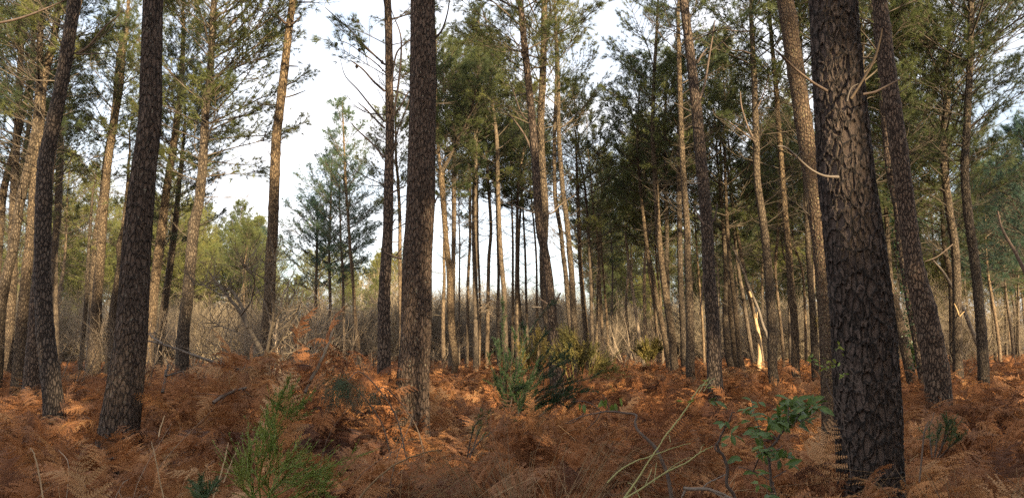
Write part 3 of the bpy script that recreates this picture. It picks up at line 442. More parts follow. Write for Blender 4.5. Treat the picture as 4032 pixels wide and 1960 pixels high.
# ------------------------------------------------------------------ light gaps: photograph spot, depth, radius
for sx, sy, Y, r in [(2660, 1660, 4.9, .36), (2760, 1690, 4.7, .30), (2480, 1660, 5.4, .30), (2250, 1690, 5.6, .22), (1400, 1560, 9.6, .45), (1330, 1340, 10, .4), (1480, 1620, 9, .35), (1770, 1660, 10.5, .5), (1950, 1660, 9, .4),
                     (3075, 1460, 14.4, .45), (3130, 1500, 14, .4), (2010, 1520, 16, .5), (2380, 1540, 13, .5), (2240, 1500, 15, .4), (1450, 1470, 14, .4),
                     (150, 1560, 12, .4), (340, 1680, 8, .3), (2985, 1330, 28, .5), (2972, 1250, 28, .4), (1873, 900, 31, .8), (1870, 1150, 31, .8), (1870, 650, 31, .8), (787, 800, 18, .45), (775, 900, 18, .4), (1050, 760, 17, .35),
                     (2140, 700, 19.5, .4), (2138, 850, 19.5, .4), (2140, 560, 19.5, .35), (1740, 700, 27, .6), (1765, 980, 27, .5), (2695, 700, 21, .4), (2705, 900, 21, .4), (2625, 1000, 28, .4), (2280, 1100, 28, .5), (2320, 1100, 30, .5),
                     (380, 900, 27, .6), (375, 1100, 27, .5), (420, 1000, 24, .4), (128, 700, 21, .5), (110, 1000, 21, .4), (60, 1080, 20, .5), (20, 1250, 24, .6), (3450, 850, 20, .5), (3530, 1000, 20, .4), (3240, 1030, 10.2, .25), (3200, 600, 10.2, .25), (3765, 1250, 22, .4), (1515, 1200, 14.6, .35),
                     (2600, 1100, 24, .4), (2760, 1200, 33, .8), (430, 1460, 23, .5)]:
    SHAFTS.append((at(sx, sy, Y)[0], r))
# ------------------------------------------------------------------ the pines in view
EXTRA = {}
for ti, (dep, s, bark, crown, dead, label) in enumerate(TREES):
    p = parse(s); W3 = []; R = []
    for x, y, w in p:
        q, t = at(x, y, dep); W3.append(q); R.append(w / FPX * t / 2)
    W3 = np.array(W3); R = np.array(R)
    # lean a little in depth too
    ld = rng.normal() * .012; W3[:, 1] += ld * (W3[:, 2] - W3[0, 2])
    gz0 = gz(*W3[0, :2])
    if W3[0, 2] > gz0 - .1:
        d = (W3[0] - W3[1]) / (W3[1, 2] - W3[0, 2]); k = W3[0, 2] - gz0 + .12
        W3 = np.vstack([W3[0] + np.array([d[0] * .5, d[1] * .5, -1]) * k, W3]); R = np.concatenate([[R[0] * 1.08], R])
    zt = crown[1] if crown else W3[-1, 2]
    if crown and W3[-1, 2] < zt - .2:
        d = (W3[-1] - W3[-2]) / max(W3[-1, 2] - W3[-2, 2], .1); z0 = W3[-1, 2]; K = 5
        for i in range(1, K + 1):
            h = (zt - z0) * i / K; W3 = np.vstack([W3, W3[-1] + np.array([d[0] * .75 ** i, d[1] * .75 ** i, 1]) * (zt - z0) / K + np.array([*rng.normal(size=2) * .03, 0])])
            R = np.append(R, max(R[-1] * (1 - 1 / (K + 1.5 - i)) if i > 1 else R[-1] * .85, .012))
    elif crown: zt = W3[-1, 2]
    org = W3[0].copy(); org[2] = gz0
    root = thing('pine_tree', label, 'tree', org, 0, None)
    m = M['bark_' + bark]
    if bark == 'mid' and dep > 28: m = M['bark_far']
    if bark == 'mid' and dep < 18.2 and ti not in (19, 20): m = M['bark_dark']
    k, st, sf, zf = {'thick': (150, .0085, .06, 4.3), 'near': (120, .011, .07, 5.4), 'lichen': (90, .011, .07, 6.2), 'mid': (18 if dep < 22 else 10, .07, None, 99)}[bark]
    me, Q = trunk_mesh(W3, R, org, k, st, sf, zf, .05, bark not in ('thick', 'near'), [m])
    link('trunk', me, root)
    ax = lambda z, Q=Q: np.array([np.interp(z, Q[:, 2], Q[:, 0]), np.interp(z, Q[:, 2], Q[:, 1]), z])
    EXTRA[ti] = (root, org, ax, dep)
    mb = MB()
    if crown: crown_into(mb, ax, min(crown[0], zt - 1.5), zt, crown[2], min(crown[3], 1.3) * (.48 if 44 <= ti <= 51 or 61 <= ti <= 64 else .58 if 21 <= ti <= 24 else .9), org, dead=dead)
    elif dead:
        crown_into(mb, ax, 7.0, 7.1, .5, .01, org, dead=dead)
        # the Y: two limbs with a live top each
    if ti == 28:
        for pts, w0, w1, zt2 in (("1737,681 1729,626 1724,540 1721,470 1718,360 1717,235 1716,120", 13, 6, 14.5), ("1737,681 1768,626 1789,582 1807,540 1838,480 1862,415 1878,330 1885,220", 14, 5, 13.5)):
            q = np.array([at(*map(float, a.split(',')), dep)[0] for a in pts.split()]); rr = np.linspace(w0, w1, len(q)) / FPX * dep / 2 * 1.1
            C = catmull(q, 40); v, f = tube(C - org, np.interp(np.linspace(0, 1, 40), np.linspace(0, 1, len(q)), rr), 8)
            link('limb', mesh_from('limb', v, f, np.zeros(len(f), np.int32), [m]), root)
            a2 = lambda z, C=C: np.array([np.interp(z, C[:, 2], C[:, 0]), np.interp(z, C[:, 2], C[:, 1]), z])
            crown_into(mb, a2, 8.6, C[-1, 2] - .1, 1.7, 1.0, org, dead=.5, lo=6.6, dead_top=8.8)
    if mb.n: link('crown' if crown or ti == 28 else 'dead_twigs', mb.mesh('crown', [M['twig'], M['needle_blue' if dep >= 36 and p[0, 0] < 1500 or p[0,0] > 3900 else 'needle']]), root)
# ------------------------------------------------------------------ more of the wood: thin pines farther off, copies of six
def far_proto(i):
    h = rng.uniform(12.5, 14.5); P = np.array([[rng.normal() * .12 * z * .12, rng.normal() * .1 * z * .1, z] for z in np.linspace(-.3, h, 7)]); P[:, 0] += rng.normal() * .02 * P[:, 2]
    R = np.interp(P[:, 2], [0, h], [.13, .02]); me, Q = trunk_mesh(P, R, np.zeros(3), 8, .25, lump=.06, mats=[M['bark_far']])
    ax = lambda z: np.array([np.interp(z, Q[:, 2], Q[:, 0]), np.interp(z, Q[:, 2], Q[:, 1]), z]); mb = MB()
    crown_into(mb, ax, rng.uniform(5.0, 7.6), h, 2.5, .95, np.zeros(3), False, dead=.45, lo=3)
    return me, mb.mesh('crown', [M['twig'], M['needle_far_sunlit']])
FAR = [far_proto(i) for i in range(6)]
def far_tree(x, y, sc, label, group, k=None):
    me, cm = FAR[rng.integers(6)]
    r = thing('pine_tree', label, 'tree', (x, y, gz(x, y)), rng.uniform(0, 6.28), group); r.scale = (sc, sc, sc * rng.uniform(.93, 1.07))
    link('trunk', me, r); link('crown', cm, r)
GF = 'slim pines of the farther wood'
LF = 'slim pine of the farther wood beyond the bare thicket, its crown olive green'
placed = []
tries = 0
while len(placed) < 150 and tries < 20000:
    tries += 1
    y = math.sqrt(rng.uniform(44 ** 2, 118 ** 2)); sx = rng.uniform(-80, 4110); x = (sx - CX) / FPX * y
    if 1640 < sx < 2330: continue                              # the clearing seen through the middle of the stand
    if 1010 < sx < 1640 and y < 82: continue                   # the gap with the white sky
    if sx > 3790 and y < 52: continue
    if any((x - a) ** 2 + (y - b) ** 2 < 2.6 ** 2 for a, b in placed): continue
    placed.append((x, y)); far_tree(x, y, rng.uniform(.85, 1.08), LF, GF)
for i in range(26):
    y = rng.uniform(45, 80); sx = rng.uniform(2340, 3760); far_tree((sx - CX) / FPX * y, y, rng.uniform(.85, 1.05), LF, GF)
for i in range(18):
    y = rng.uniform(50, 72); sx = rng.uniform(250, 1010); far_tree((sx - CX) / FPX * y, y, rng.uniform(.72, .95), LF, GF)
for i in range(64):                                            # a younger, lower generation fills in under the tall crowns
    y = rng.uniform(46, 78); sx = rng.uniform(-60, 4090)
    if 1660 < sx < 2300 or (1010 < sx < 1640 and y < 60): continue
    far_tree((sx - CX) / FPX * y, y, rng.uniform(.45, .66), 'young low pine with a full crown filling the farther wood under the tall pines', 'young low pines of the farther wood')
for i in range(26):                                            # small ones across the clearing
    y = rng.uniform(118, 150); sx = rng.uniform(1600, 2400); far_tree((sx - CX) / FPX * y, y, rng.uniform(.5, .72), 'small distant pine across the clearing seen through the middle of the stand', 'small pines across the clearing')
# the rest of the same wood, behind and beside the viewer: its crowns shade the bracken
mb = MB(); n_back = 0; pts = []
while len(pts) < 120 and n_back < 9000:
    n_back += 1
    x, y = rng.uniform(-6, 52), rng.uniform(-48, 10)
    if math.hypot(x, y) < 4 or (y > -1 and x < 6) or (y > 0 and x < y * .72 + 4): continue
    if any((x - a) ** 2 + (y - b) ** 2 < 2.9 ** 2 for a, b in pts): continue
    pts.append((x, y)); h = rng.uniform(13.5, 15.5); P = np.array([[x + rng.normal() * .05 * i, y + rng.normal() * .05 * i, z] for i, z in enumerate(np.linspace(0, h, 6))])
    v, f = tube(catmull(P, 14), np.linspace(.16, .03, 14), 8); mb.add(v, f, 2)
    ax = lambda z, P=P: np.array([np.interp(z, P[:, 2], P[:, 0]), np.interp(z, P[:, 2], P[:, 1]), z])
    crown_into(mb, ax, rng.uniform(5.0, 7.5), h, 2.1, .66, np.zeros(3))
SHADE = [(1640, y_, 10.4) for y_ in (1600, 1250, 900, 500, 150)] + [(3420, 1500, 5.3), (3350, 900, 5.3), (3300, 300, 5.3), (3500, 1800, 5.3), (470, 1650, 8.6), (540, 1000, 8.6), (590, 300, 8.6), (2810, 1400, 16.5), (2780, 800, 16.5), (1515, 1500, 14.6), (3670, 1400, 13), (3580, 700, 13), (200, 1400, 13), (240, 500, 13), (2180, 1400, 17.5)]
SHADE += [(CX + x_ * FPX / y_, 1700, y_) for y_ in (2.6, 4.2, 7.0) for x_ in np.arange(-5.5, 6.6, 1.8) if abs(x_) < y_ * .8]
for sx, sy, Y in SHADE:  # extra unseen pines, added so their shadows fall on chosen trunks and bracken
    p = at(sx, sy, Y)[0]; p[2] = min(p[2], 6)
    if Y < 9 and sy == 1700: p[2] = .8
    s = 29 - (p[2] - .8) * 2.2 + rng.uniform(-2, 2); x, y = p[0] + TOSUN[0] * s / math.cos(SUN_ELEV), p[1] + TOSUN[1] * s / math.cos(SUN_ELEV)
    if y > -2.5: continue
    h = 14.8; P = np.array([[x, y, z] for z in np.linspace(0, h, 6)]); v, f = tube(catmull(P, 14), np.linspace(.15, .03, 14), 8); mb.add(v, f, 2)
    crown_into(mb, lambda z, P=P: np.array([P[0, 0], P[0, 1], z]), 6.2, h, 1.9, .95, np.zeros(3))
tag(link('woodland', mb.mesh('woodland', [M['twig'], M['needle'], M['bark_mid']])), 'unseen pine wood behind the viewer, some pines added to shade bracken and trunks', 'woodland', None, 'stuff')
# ------------------------------------------------------------------ bare deciduous brushwood
def shrub_mesh(h, stems, spread, seed, mats, levels=4, kids=(4, 5, 4), thick=1.0, up=.25):
    a, b, r0, r1 = [], [], [], []
    def grow(p, d, ln, r, lv):
        n = 3 if lv < levels - 1 else 2; q = p
        for i in range(n):
            d = d + rng.normal(size=3) * .16 + np.array([0, 0, up * .25]); d /= np.linalg.norm(d); e = q + d * ln / n; rr = r * (1 - .5 * (i + 1) / n)
            a.append(q); b.append(e); r0.append(r * (1 - .5 * i / n)); r1.append(rr)
            if lv < levels - 1:
                for _ in range(max(1, kids[lv] // n + (rng.random() < .5))):
                    dd = d + rng.normal(size=3) * .62; dd[2] += up; dd /= np.linalg.norm(dd); pos = q + (e - q) * rng.random()
                    grow(pos, dd, ln * rng.uniform(.42, .7), max(rr * .55, .0022 * thick), lv + 1)
            q = e
    for i in range(stems):
        az = i * 6.28 / stems + rng.uniform(-.4, .4); sp = spread * rng.uniform(.4, 1.2)
        grow(np.array([math.cos(az) * .08, math.sin(az) * .08, -.1]), nrm(np.array([math.cos(az) * sp, math.sin(az) * sp, 1.])), h * rng.uniform(.45, .65), .012 * thick * h ** .5, 0)
    v, f = tubes_batch(np.array(a), np.array(b), np.array(r0), np.array(r1)); return mesh_from('bare_twigs', v, f, np.zeros(len(f), np.int32), mats)
BRUSH = [shrub_mesh(rng.uniform(4.5, 6), 7, .55, i, [M['brush_far']], 4, (6, 6, 7), 2.2, .35) for i in range(4)]
for i in range(130):
    y = rng.uniform(43, 62) if i < 95 else rng.uniform(62, 78); sx = rng.uniform(-100, 4100)
    if sx > 3800 and y < 60: continue
    sc = rng.uniform(.75, 1.1)
    r = tag(link('bare_shrub', BRUSH[rng.integers(4)], None, ((sx - CX) / FPX * y, y, gz((sx - CX) / FPX * y, y))), 'leafless shrub of the purple brown thicket behind the pine stand', 'shrub', 'leafless shrubs of the thicket behind the pines')
    r.rotation_euler = (0, 0, rng.uniform(0, 6.28)); r.scale = (sc * 1.25, sc * 1.25, sc)
for i in range(125):                                            # taller leafless trees farther back, the same kind
    y = rng.uniform(84, 112); sx = rng.uniform(-100, 4130) if i < 55 else rng.uniform(1500, 2500) if i < 95 else rng.uniform(500, 1650); sc = rng.uniform(1.45, 1.9); x = (sx - CX) / FPX * y
    r = tag(link('bare_tree', BRUSH[rng.integers(4)], None, (x, y, gz(x, y))), 'tall leafless tree of the brown wood far behind the thicket', 'tree', 'tall leafless trees far behind the thicket')
    r.rotation_euler = (0, 0, rng.uniform(0, 6.28)); r.scale = (sc * 1.1, sc * 1.1, sc)
BEIGE = [shrub_mesh(rng.uniform(2.8, 3.8), 6, .6, i, [M['brushwood']], 4, (5, 5, 5), 1.0, .3) for i in range(4)]
for i, (sx, y, sc, lab) in enumerate([(1290, 21, 1.15, 'wide bare beige shrub left of the foot of the smooth straight trunk in the middle'), (1180, 19, 1.1, 'bare beige shrub just right of the lone trunk by the sky gap'), (930, 20, 1.1, 'bare beige shrub left of the lone trunk by the sky gap'),
        (830, 23, 1.1, 'grey bare shrub behind the arching dead shrub'), (600, 21, 1.0, 'bare shrub between the big buttressed trunk and the trunk with the tan stretch'), (290, 21, .9, 'low bare shrub between the bowed trunk and the golden pair'), (400, 30, 1.2, 'sunlit bare shrub behind the golden pair'), (1000, 27, 1.3, 'bare shrub farther behind the lone trunk'),
        (1450, 30, 1.0, 'low bare shrub left of the two middle trunks'), (1720, 32, .9, 'bare shrub right behind the big reddish trunk'), (2430, 33, 1.2, 'wide tangled bare shrub at the foot of the thin poles right of the dark crown'), (2560, 31, 1.0, 'bare shrub at the foot of the left leaning trunk'), (2490, 38, 1.3, 'taller bare shrub behind the leaning dead pole'),
        (3700, 24, .9, 'bare shrub between the stout leaning trunk and the wavy slim trunk'), (3640, 32, 1.2, 'bare shrub behind the stout leaning trunk'), (3420, 30, 1.0, 'bare shrub deep behind the thickest black trunk'), (2800, 36, 1.1, 'bare shrub behind the big dark trunk right of the middle'), (3000, 36, 1.0, 'bare shrub behind the bare yellow stump'),
        (150, 27, 1.0, 'bare shrub behind the left group of trunks'), (1130, 24, 1.25, 'golden bare shrub rising behind the bracken mound'), (740, 28, 1.2, 'bare shrub behind the trunk with the tan stretch'), (3800, 38, 1.1, 'bare shrub between the two slim trunks near the right edge')]):
    x = (sx - CX) / FPX * y; r = tag(link('bare_shrub', BEIGE[i % 4], None, (x, y, gz(x, y))), lab, 'shrub', 'bare beige shrubs among the pines'); r.rotation_euler = (0, 0, i * 1.9); r.scale = (sc, sc, sc * rng.uniform(.8, 1))
# ------------------------------------------------------------------ bracken: templates and one scattered object
def frond(Lf, droop, curl, seed, pairs=20, fine=10, crumple=.3, stem=.25):
    """one dead frond along +X, arching up and over; pinnae with toothed pinnules that curl and hang"""
    mb = MB(); n = 14; t = np.linspace(0, 1, n); th0 = rng.uniform(.6, 1.15)
    ang = th0 - droop * t ** 1.2; dx = np.cos(ang); dz = np.sin(ang)
    P = np.stack([np.cumsum(dx) * Lf / n, np.cumsum(rng.normal(size=n) * .25) * Lf / n, np.cumsum(dz) * Lf / n], 1); P -= P[0]
    v, f = tube(P, .0032 * (1 - .75 * t) + .0004, 3); mb.add(v, f)
    T = nrm(np.gradient(P, axis=0))
    for i in range(pairs):
        tt = stem + (1 - stem) * (i + .3) / pairs; c = np.array([np.interp(tt, t, P[:, k]) for k in range(3)]); T0 = nrm(np.array([np.interp(tt, t, T[:, k]) for k in range(3)]))
        env = (1 - (tt - stem) / (1 - stem)) ** .75 * min(1, (tt - stem) / .12 + .55); lp = Lf * .235 * env + .012
        for sd in (-1, 1):
            side = nrm(np.cross(T0, [0, 0, 1.])) * sd; upv = np.cross(side, T0) * sd
            a = rng.uniform(.8, 1.2) + rng.normal() * crumple * .6; d = T0 * math.cos(a) + side * math.sin(a) + np.array([0, 0, -1]) * abs(rng.normal()) * crumple * 1.2 * rng.random()
            d = nrm(d + rng.normal(size=3) * crumple * .25); m = max(3, int(fine * env) + 2); u = np.linspace(0, 1, m + 1)[:-1] + .5 / m
            bend = curl * rng.uniform(.2, 1.2); Q = c + d * (u[:, None] * lp) + (np.array([0, 0, -1.]) * bend + T0 * .25) * (u[:, None] ** 2 * lp * .5)
            dQ = nrm(np.gradient(Q, axis=0)) if m > 1 else np.array([d]); nrm2 = nrm(np.cross(dQ, nrm(upv + rng.normal(size=3) * crumple)))
            w = lp * .15 * (1 - u * .75) + .003; wd = lp / m * .40
            for s2 in (-1, 1):
                tip = Q + nrm2 * (s2 * w[:, None]) + dQ * w[:, None] * .35 + np.array([0, 0, -1]) * (w * rng.uniform(-.1, .7, m))[:, None]
                V = np.stack([Q - dQ * wd, Q + dQ * wd, tip + dQ * wd * .5, tip - dQ * wd * .45], 1).reshape(-1, 3); b = np.arange(m)[:, None] * 4
                mb.add(V, np.concatenate([b + [[0, 1, 2]], b + [[0, 2, 3]]]))
    return mb
def stalks():
    mb = MB()
    for i in range(5):
        p = rng.normal(size=3) * .06; p[2] = 0; d = nrm(np.array([*rng.normal(size=2) * .5, 1.])); l = rng.uniform(.15, .38); q = p + d * l * .6; e = q + nrm(d + rng.normal(size=3) * .5 + [0, 0, -.6 * rng.random()]) * l * .5
        v, f = tube(catmull([p, q, e], 7), np.linspace(.0034, .0012, 7), 3); mb.add(v, f)
    return mb
TC = bpy.data.collections.new('bracken_frond_kinds')
kinds = []
for i in range(16):
    if i < 7: b = frond(rng.uniform(.55, .85), rng.uniform(1.3, 2.3), .5, i, 15, 12, .32)
    elif i < 12: b = frond(rng.uniform(.4, .65), rng.uniform(1.8, 3.2), 1.0, i, 13, 9, .9, .15)
    elif i < 14: b = stalks()
    else:
        b = MB()      # a far clump: several coarse fronds
        for k in range(5):
            v, f, m = frond(rng.uniform(.5, .8), rng.uniform(1.2, 2.4), .6, k, 11, 3, .5).arrays(); a = k * 1.3 + rng.random(); R_ = np.array([[math.cos(a), -math.sin(a), 0], [math.sin(a), math.cos(a), 0], [0, 0, 1]])
            b.add(v @ R_.T + rng.normal(size=3) * .08, f)
    o = bpy.data.objects.new('frond_kind_%02d' % i, b.mesh('frond', [M['straw' if i == 13 else 'bracken']], False)); TC.objects.link(o)
P_, I_, R_, S_ = [], [], [], []
def scatter(n, y0, y1, kindsel, jit, sc, flat, near=False):
    # uniform over the wedge in view, more widely than the frame
    y = np.sqrt(rng.uniform(y0 ** 2, y1 ** 2, n)); x = rng.uniform(-.80, .80, n) * (y + 1.0); hz = top(x, y); g_ = ground(x, y)
    u = rng.random(n) ** .6; z = g_ + (hz - g_) * (.30 + .60 * u) - jit
    # clumpy cover: fewer fronds in the hollows
    keep = rng.random(n) < -.05 + 1.9 * fbm(x * .8 + 11, y * .8 + 3)
    for cx, cy, cz in CT[:6]: keep &= np.hypot(x - cx, y - cy) > .16
    x, y, z = x[keep], y[keep], z[keep]; m = len(x)
    slope_x = (top(x + .15, y) - top(x - .15, y)) / .3; slope_y = (top(x, y + .15) - top(x, y - .15)) / .3
    # fronds fall away downhill, else anyhow
    az = np.arctan2(-slope_y + rng.normal(size=m) * .45, -slope_x + rng.normal(size=m) * .45)
    P_.append(np.stack([x, y, z], 1)); I_.append(rng.choice(kindsel, m)); R_.append(np.stack([rng.normal(size=m) * flat, rng.normal(size=m) * flat - .1, az], 1)); S_.append(rng.uniform(*sc, m))
scatter(6500, 1.5, 9, [0, 1, 2, 3, 4, 5, 6, 7, 8, 9, 10, 11, 12, 13, 9, 12, 8, 10], .10, (.5, 1.1), .6)
scatter(10500, 9, 20, [0, 1, 2, 3, 4, 5, 6, 7, 8, 9, 10, 11, 12, 14, 15], .12, (.55, 1.1), .5)
scatter(15000, 20, 46, [14, 15, 14, 15, 2, 9], .12, (.8, 1.35), .3)
scatter(7000, 46, 75, [14, 15], .1, (1.2, 2.0), .3)
P_, I_, R_, S_ = map(np.concatenate, (P_, I_, R_, S_))
pm = bpy.data.meshes.new('bracken'); pm.vertices.add(len(P_)); pm.vertices.foreach_set('co', P_.astype(np.float32).ravel())
for nm, ty, arr, fld in (('frond_turn', 'FLOAT_VECTOR', R_, 'vector'), ('frond_size', 'FLOAT', S_, 'value'), ('frond_kind', 'INT', I_, 'value')):
    a = pm.attributes.new(nm, ty, 'POINT'); a.data.foreach_set(fld, (arr.astype(np.int32) if ty == 'INT' else arr.astype(np.float32)).ravel())
br = link('bracken', pm); tag(br, 'rust brown dead bracken covering the whole forest floor', 'bracken', None, 'stuff')
ng = bpy.data.node_groups.new('bracken_scatter', 'GeometryNodeTree'); ng.interface.new_socket('Geometry', in_out='INPUT', socket_type='NodeSocketGeometry'); ng.interface.new_socket('Geometry', in_out='OUTPUT', socket_type='NodeSocketGeometry')
gi, go = ng.nodes.new('NodeGroupInput'), ng.nodes.new('NodeGroupOutput'); iop = ng.nodes.new('GeometryNodeInstanceOnPoints'); ci = ng.nodes.new('GeometryNodeCollectionInfo'); ci.inputs['Collection'].default_value = TC
ci.inputs['Separate Children'].default_value = True; ci.inputs['Reset Children'].default_value = True
def attr(nm, ty):
    n = ng.nodes.new('GeometryNodeInputNamedAttribute'); n.data_type = ty; n.inputs['Name'].default_value = nm; return [o for o in n.outputs if o.enabled and o.name == 'Attribute'][0]
k = ng.links.new; k(gi.outputs[0], iop.inputs['Points']); k(ci.outputs[0], iop.inputs['Instance']); iop.inputs['Pick Instance'].default_value = True
k(attr('frond_kind', 'INT'), iop.inputs['Instance Index']); k(attr('frond_turn', 'FLOAT_VECTOR'), iop.inputs['Rotation']); k(attr('frond_size', 'FLOAT'), iop.inputs['Scale']); k(iop.outputs[0], go.inputs[0])
md = br.modifiers.new('scatter', 'NODES'); md.node_group = ng
# ------------------------------------------------------------------ single plants and dead wood
def path3(s, Y, Y2=None):
    """points x,y[,w] of the photograph at depth Y (running to Y2)"""
    a = [list(map(float, p.split(','))) for p in s.split()]; out = []; R = []
    for i, q in enumerate(a):
        d = Y + ((Y2 or Y) - Y) * i / max(1, len(a) - 1); w, t = at(q[0], q[1], d); out.append(w); R.append((q[2] if len(q) > 2 else 3) / FPX * t / 2)
    return np.array(out), np.array(R)
def limb(mb, s, Y, Y2=None, k=6, mi=0, jag=.0, n=None):
    P, R = path3(s, Y, Y2); n = n or 10 * len(P); C = catmull(P, n)
    if jag: C[1:] += np.cumsum(rng.normal(size=(n - 1, 3)) * jag, 0) * np.linspace(0, 1, n - 1)[:, None]
    v, f = tube(C, np.interp(np.linspace(0, 1, n), np.linspace(0, 1, len(R)), R), k); mb.add(v, f, mi); return C
def finish(mb, name, label, cat, mats, org=None, parent=None, group=None, smooth=True):
    v, f, m = mb.arrays(); org = v[v[:, 2] < v[:, 2].min() + .1].mean(0) if org is None else org
    if len(mats) > 1:                                  # a plant of stem and leaves: two parts of one thing
        r = thing(name, label, cat, org, 0, group)
        for k, nm in enumerate(('stem', 'leaves')):
            sel = f[m == k]
            if not len(sel): continue
            used, inv = np.unique(sel, return_inverse=True); link(nm, mesh_from(nm, v[used] - org, inv.reshape(-1, 3), np.zeros(len(sel), np.int32), [mats[k]], smooth), r)
        return r
    o = link(name, mesh_from(name, v - org, f, m, mats, smooth), parent, tuple(float(c) for c in org)); return tag(o, label, cat, group)
# broken and dead branches of single trees
def add_branch(ti, s, Y, mat='grey_wood', label=None, Y2=None, name='dead_branch', k=6, jag=.0):
    root, org, ax, dep = EXTRA[ti]; mb = MB(); limb(mb, s, Y, Y2, k, 0, jag); v, f, m = mb.arrays()
    o = link(name, mesh_from(name, v - org, f, m, [M[mat]]), root)
    if label: o['label'] = label
add_branch(0, "3255,358,12 3200,325,10 3130,270,8 3080,222,10 3050,195,5", 5.0, 'brown_stem', label='long dead branch bending up to the left', Y2=4.6)
add_branch(0, "3300,697,12 3245,692,9 3190,665,8 3130,612,11 3090,580,8 3062,575,4", 5.0, label='pale bent dead branch halfway down', Y2=4.5)
add_branch(0, "3135,625,6 3150,600,5 3162,605,3", 4.6)
add_branch(0, "3350,390,12 3395,320,9 3440,240,11 3462,170,8 3474,110,5", 5.0, 'cone', Y2=4.9)
add_branch(0, "3400,372,11 3445,362,9 3500,335,7 3545,312,5", 5.0, 'brown_stem', Y2=4.9)
add_branch(0, "3335,400,6 3350,350,5 3380,330,4", 4.98)
add_branch(1, "400,95,10 380,130,6 372,150,3", 8.4) if False else None
add_branch(2, "1580,1018,10 1555,1012,9 1535,1002,6 1515,992,4", 10.1, 'brown_stem')
add_branch(2, "1560,1005,6 1575,985,5 1580,978,4", 10.2, 'brown_stem')
add_branch(2, "1712,152,10 1740,120,8 1760,60,6 1770,0,5 1775,-60,4", 10.4, 'brown_stem')
add_branch(2, "1712,800,8 1720,780,6 1724,772,4", 10.4, 'brown_stem')
add_branch(20, "1130,98,9 1100,70,8 1078,45,6 1064,27,4", 17, 'brown_stem'); add_branch(20, "1143,98,9 1165,85,8 1187,64,6", 17, 'brown_stem')
add_branch(20, "1130,260,6 1152,261,6 1175,262,4", 17); add_branch(20, "1126,384,6 1160,374,6 1203,357,3", 17); add_branch(20, "1106,552,5 1122,540,4", 17); add_branch(20, "1146,118,5 1162,122,4", 17)
for s, y in (("1530,300,6 1480,250,5 1420,205,4 1370,172,3 1330,160,3", 14.4), ("1515,360,11 1470,320,9 1430,275,7 1390,245,5 1380,238,3", 14.5), ("1515,255,9 1450,195,8 1390,130,6 1330,75,5 1280,30,3", 14.3), ("1515,480,9 1470,430,8 1410,355,6 1360,300,4 1340,235,2", 14.5), ("1515,505,9 1470,462,8 1440,430,6 1410,405,4", 14.6),
             ("1512,620,10 1470,570,8 1410,515,6 1380,482,4", 14.6), ("1545,475,11 1555,420,10 1570,320,9 1580,200,8 1575,130,6 1548,60,4 1535,20,3", 14.5), ("1540,355,9 1545,300,8 1562,210,7 1600,170,5 1640,140,4", 14.5), ("1540,475,8 1570,430,7 1610,360,5", 14.6), ("1545,620,8 1565,520,6 1600,430,5 1615,380,3", 14.7), ("1535,765,8 1560,750,7 1600,730,4", 14.5),
             ("1530,900,9 1545,880,7 1556,863,5", 14.6), ("1520,1065,8 1511,1040,6 1508,1028,4", 14.5)):
    add_branch(25, s, y, 'brown_stem')
for q in ((1390, 72), (1325, 167), (1410, 77), (1405, 255), (1415, 190), (1505, 238)):
    root, org, ax, dep = EXTRA[25]; mb = MB(); c = at(*q, 14.4)[0]; T_ = np.linspace(0, 1, 8); C = c + np.array([0, 0, -1]) * (T_[:, None] * .09)
    v, f = tube(C, .004 + .028 * np.sin(np.pi * np.clip(T_ + .08, 0, 1)) ** .8, 9, True, 1 + .18 * np.cos(np.arange(9)[None] * 2.1 + np.arange(8)[:, None] * 3)); mb.add(v, f); v, f, m = mb.arrays(); link('pine_cone', mesh_from('pine_cone', v - org, f, m, [M['cone']]), root)
add_branch(42, "2140,845,7 2175,838,7 2200,812,6 2230,790,5 2265,768,3", 19.3, 'brushwood', 'broken pale branch pointing up to the right'); add_branch(42, "2145,855,5 2165,835,4 2185,820,3", 19.3, 'brushwood')
add_branch(43, "2185,1190,12 2195,1175,10 2207,1152,7", 17.4, 'brown_stem'); add_branch(43, "2185,1195,8 2205,1205,6 2222,1222,3", 17.3); add_branch(43, "2155,1195,8 2140,1185,6 2120,1172,3", 17.3, 'brown_stem'); add_branch(43, "2132,1209,5 2110,1208,4 2094,1207,3", 17.3)
add_branch(43, "2150,925,5 2200,990,0.1" if False else "2105,838,7 2060,822,6 2000,800,4", 17.4); add_branch(43, "2095,600,9 2070,540,8 2030,480,6 1990,440,4 1960,425,2", 17.4, 'brown_stem'); add_branch(43, "2085,480,7 2050,440,6 2000,300,3 1960,260,3 1935,265,2", 17.4, 'brown_stem')
add_branch(60, "2755,390,11 2775,330,10 2790,240,8 2805,150,6 2815,80,4", 16.4, 'brown_stem', 'long dark branch sweeping up to the right'); add_branch(60, "2745,250,9 2765,215,7 2785,190,4", 16.4, 'brown_stem'); add_branch(60, "2720,440,8 2690,425,6 2655,405,3", 16.4, 'brown_stem'); add_branch(60, "2772,885,9 2750,850,7 2730,810,4", 16.4, 'brown_stem'); add_branch(60, "2798,885,9 2815,855,8 2825,800,5", 16.4, 'brown_stem'); add_branch(60, "2755,722,7 2720,722,5 2695,720,3", 16.4)
add_branch(60, "2770,1070,6 2765,1160,6 2755,1240,4", 16.3, 'brown_stem'); add_branch(60, "2825,1220,6 2835,1205,5 2845,1195,3", 16.4, 'brown_stem')
for s in ("2975,560,8 2945,500,7 2920,420,6 2915,360,4", "2975,560,7 2930,525,6 2890,495,5 2860,472,3", "2985,420,6 3010,360,5 3030,290,3", "2962,215,7 2920,200,6 2880,198,5 2840,160,3", "2958,120,6 2930,125,5 2860,118,3"): add_branch(66, s, 19.9, 'brown_stem')
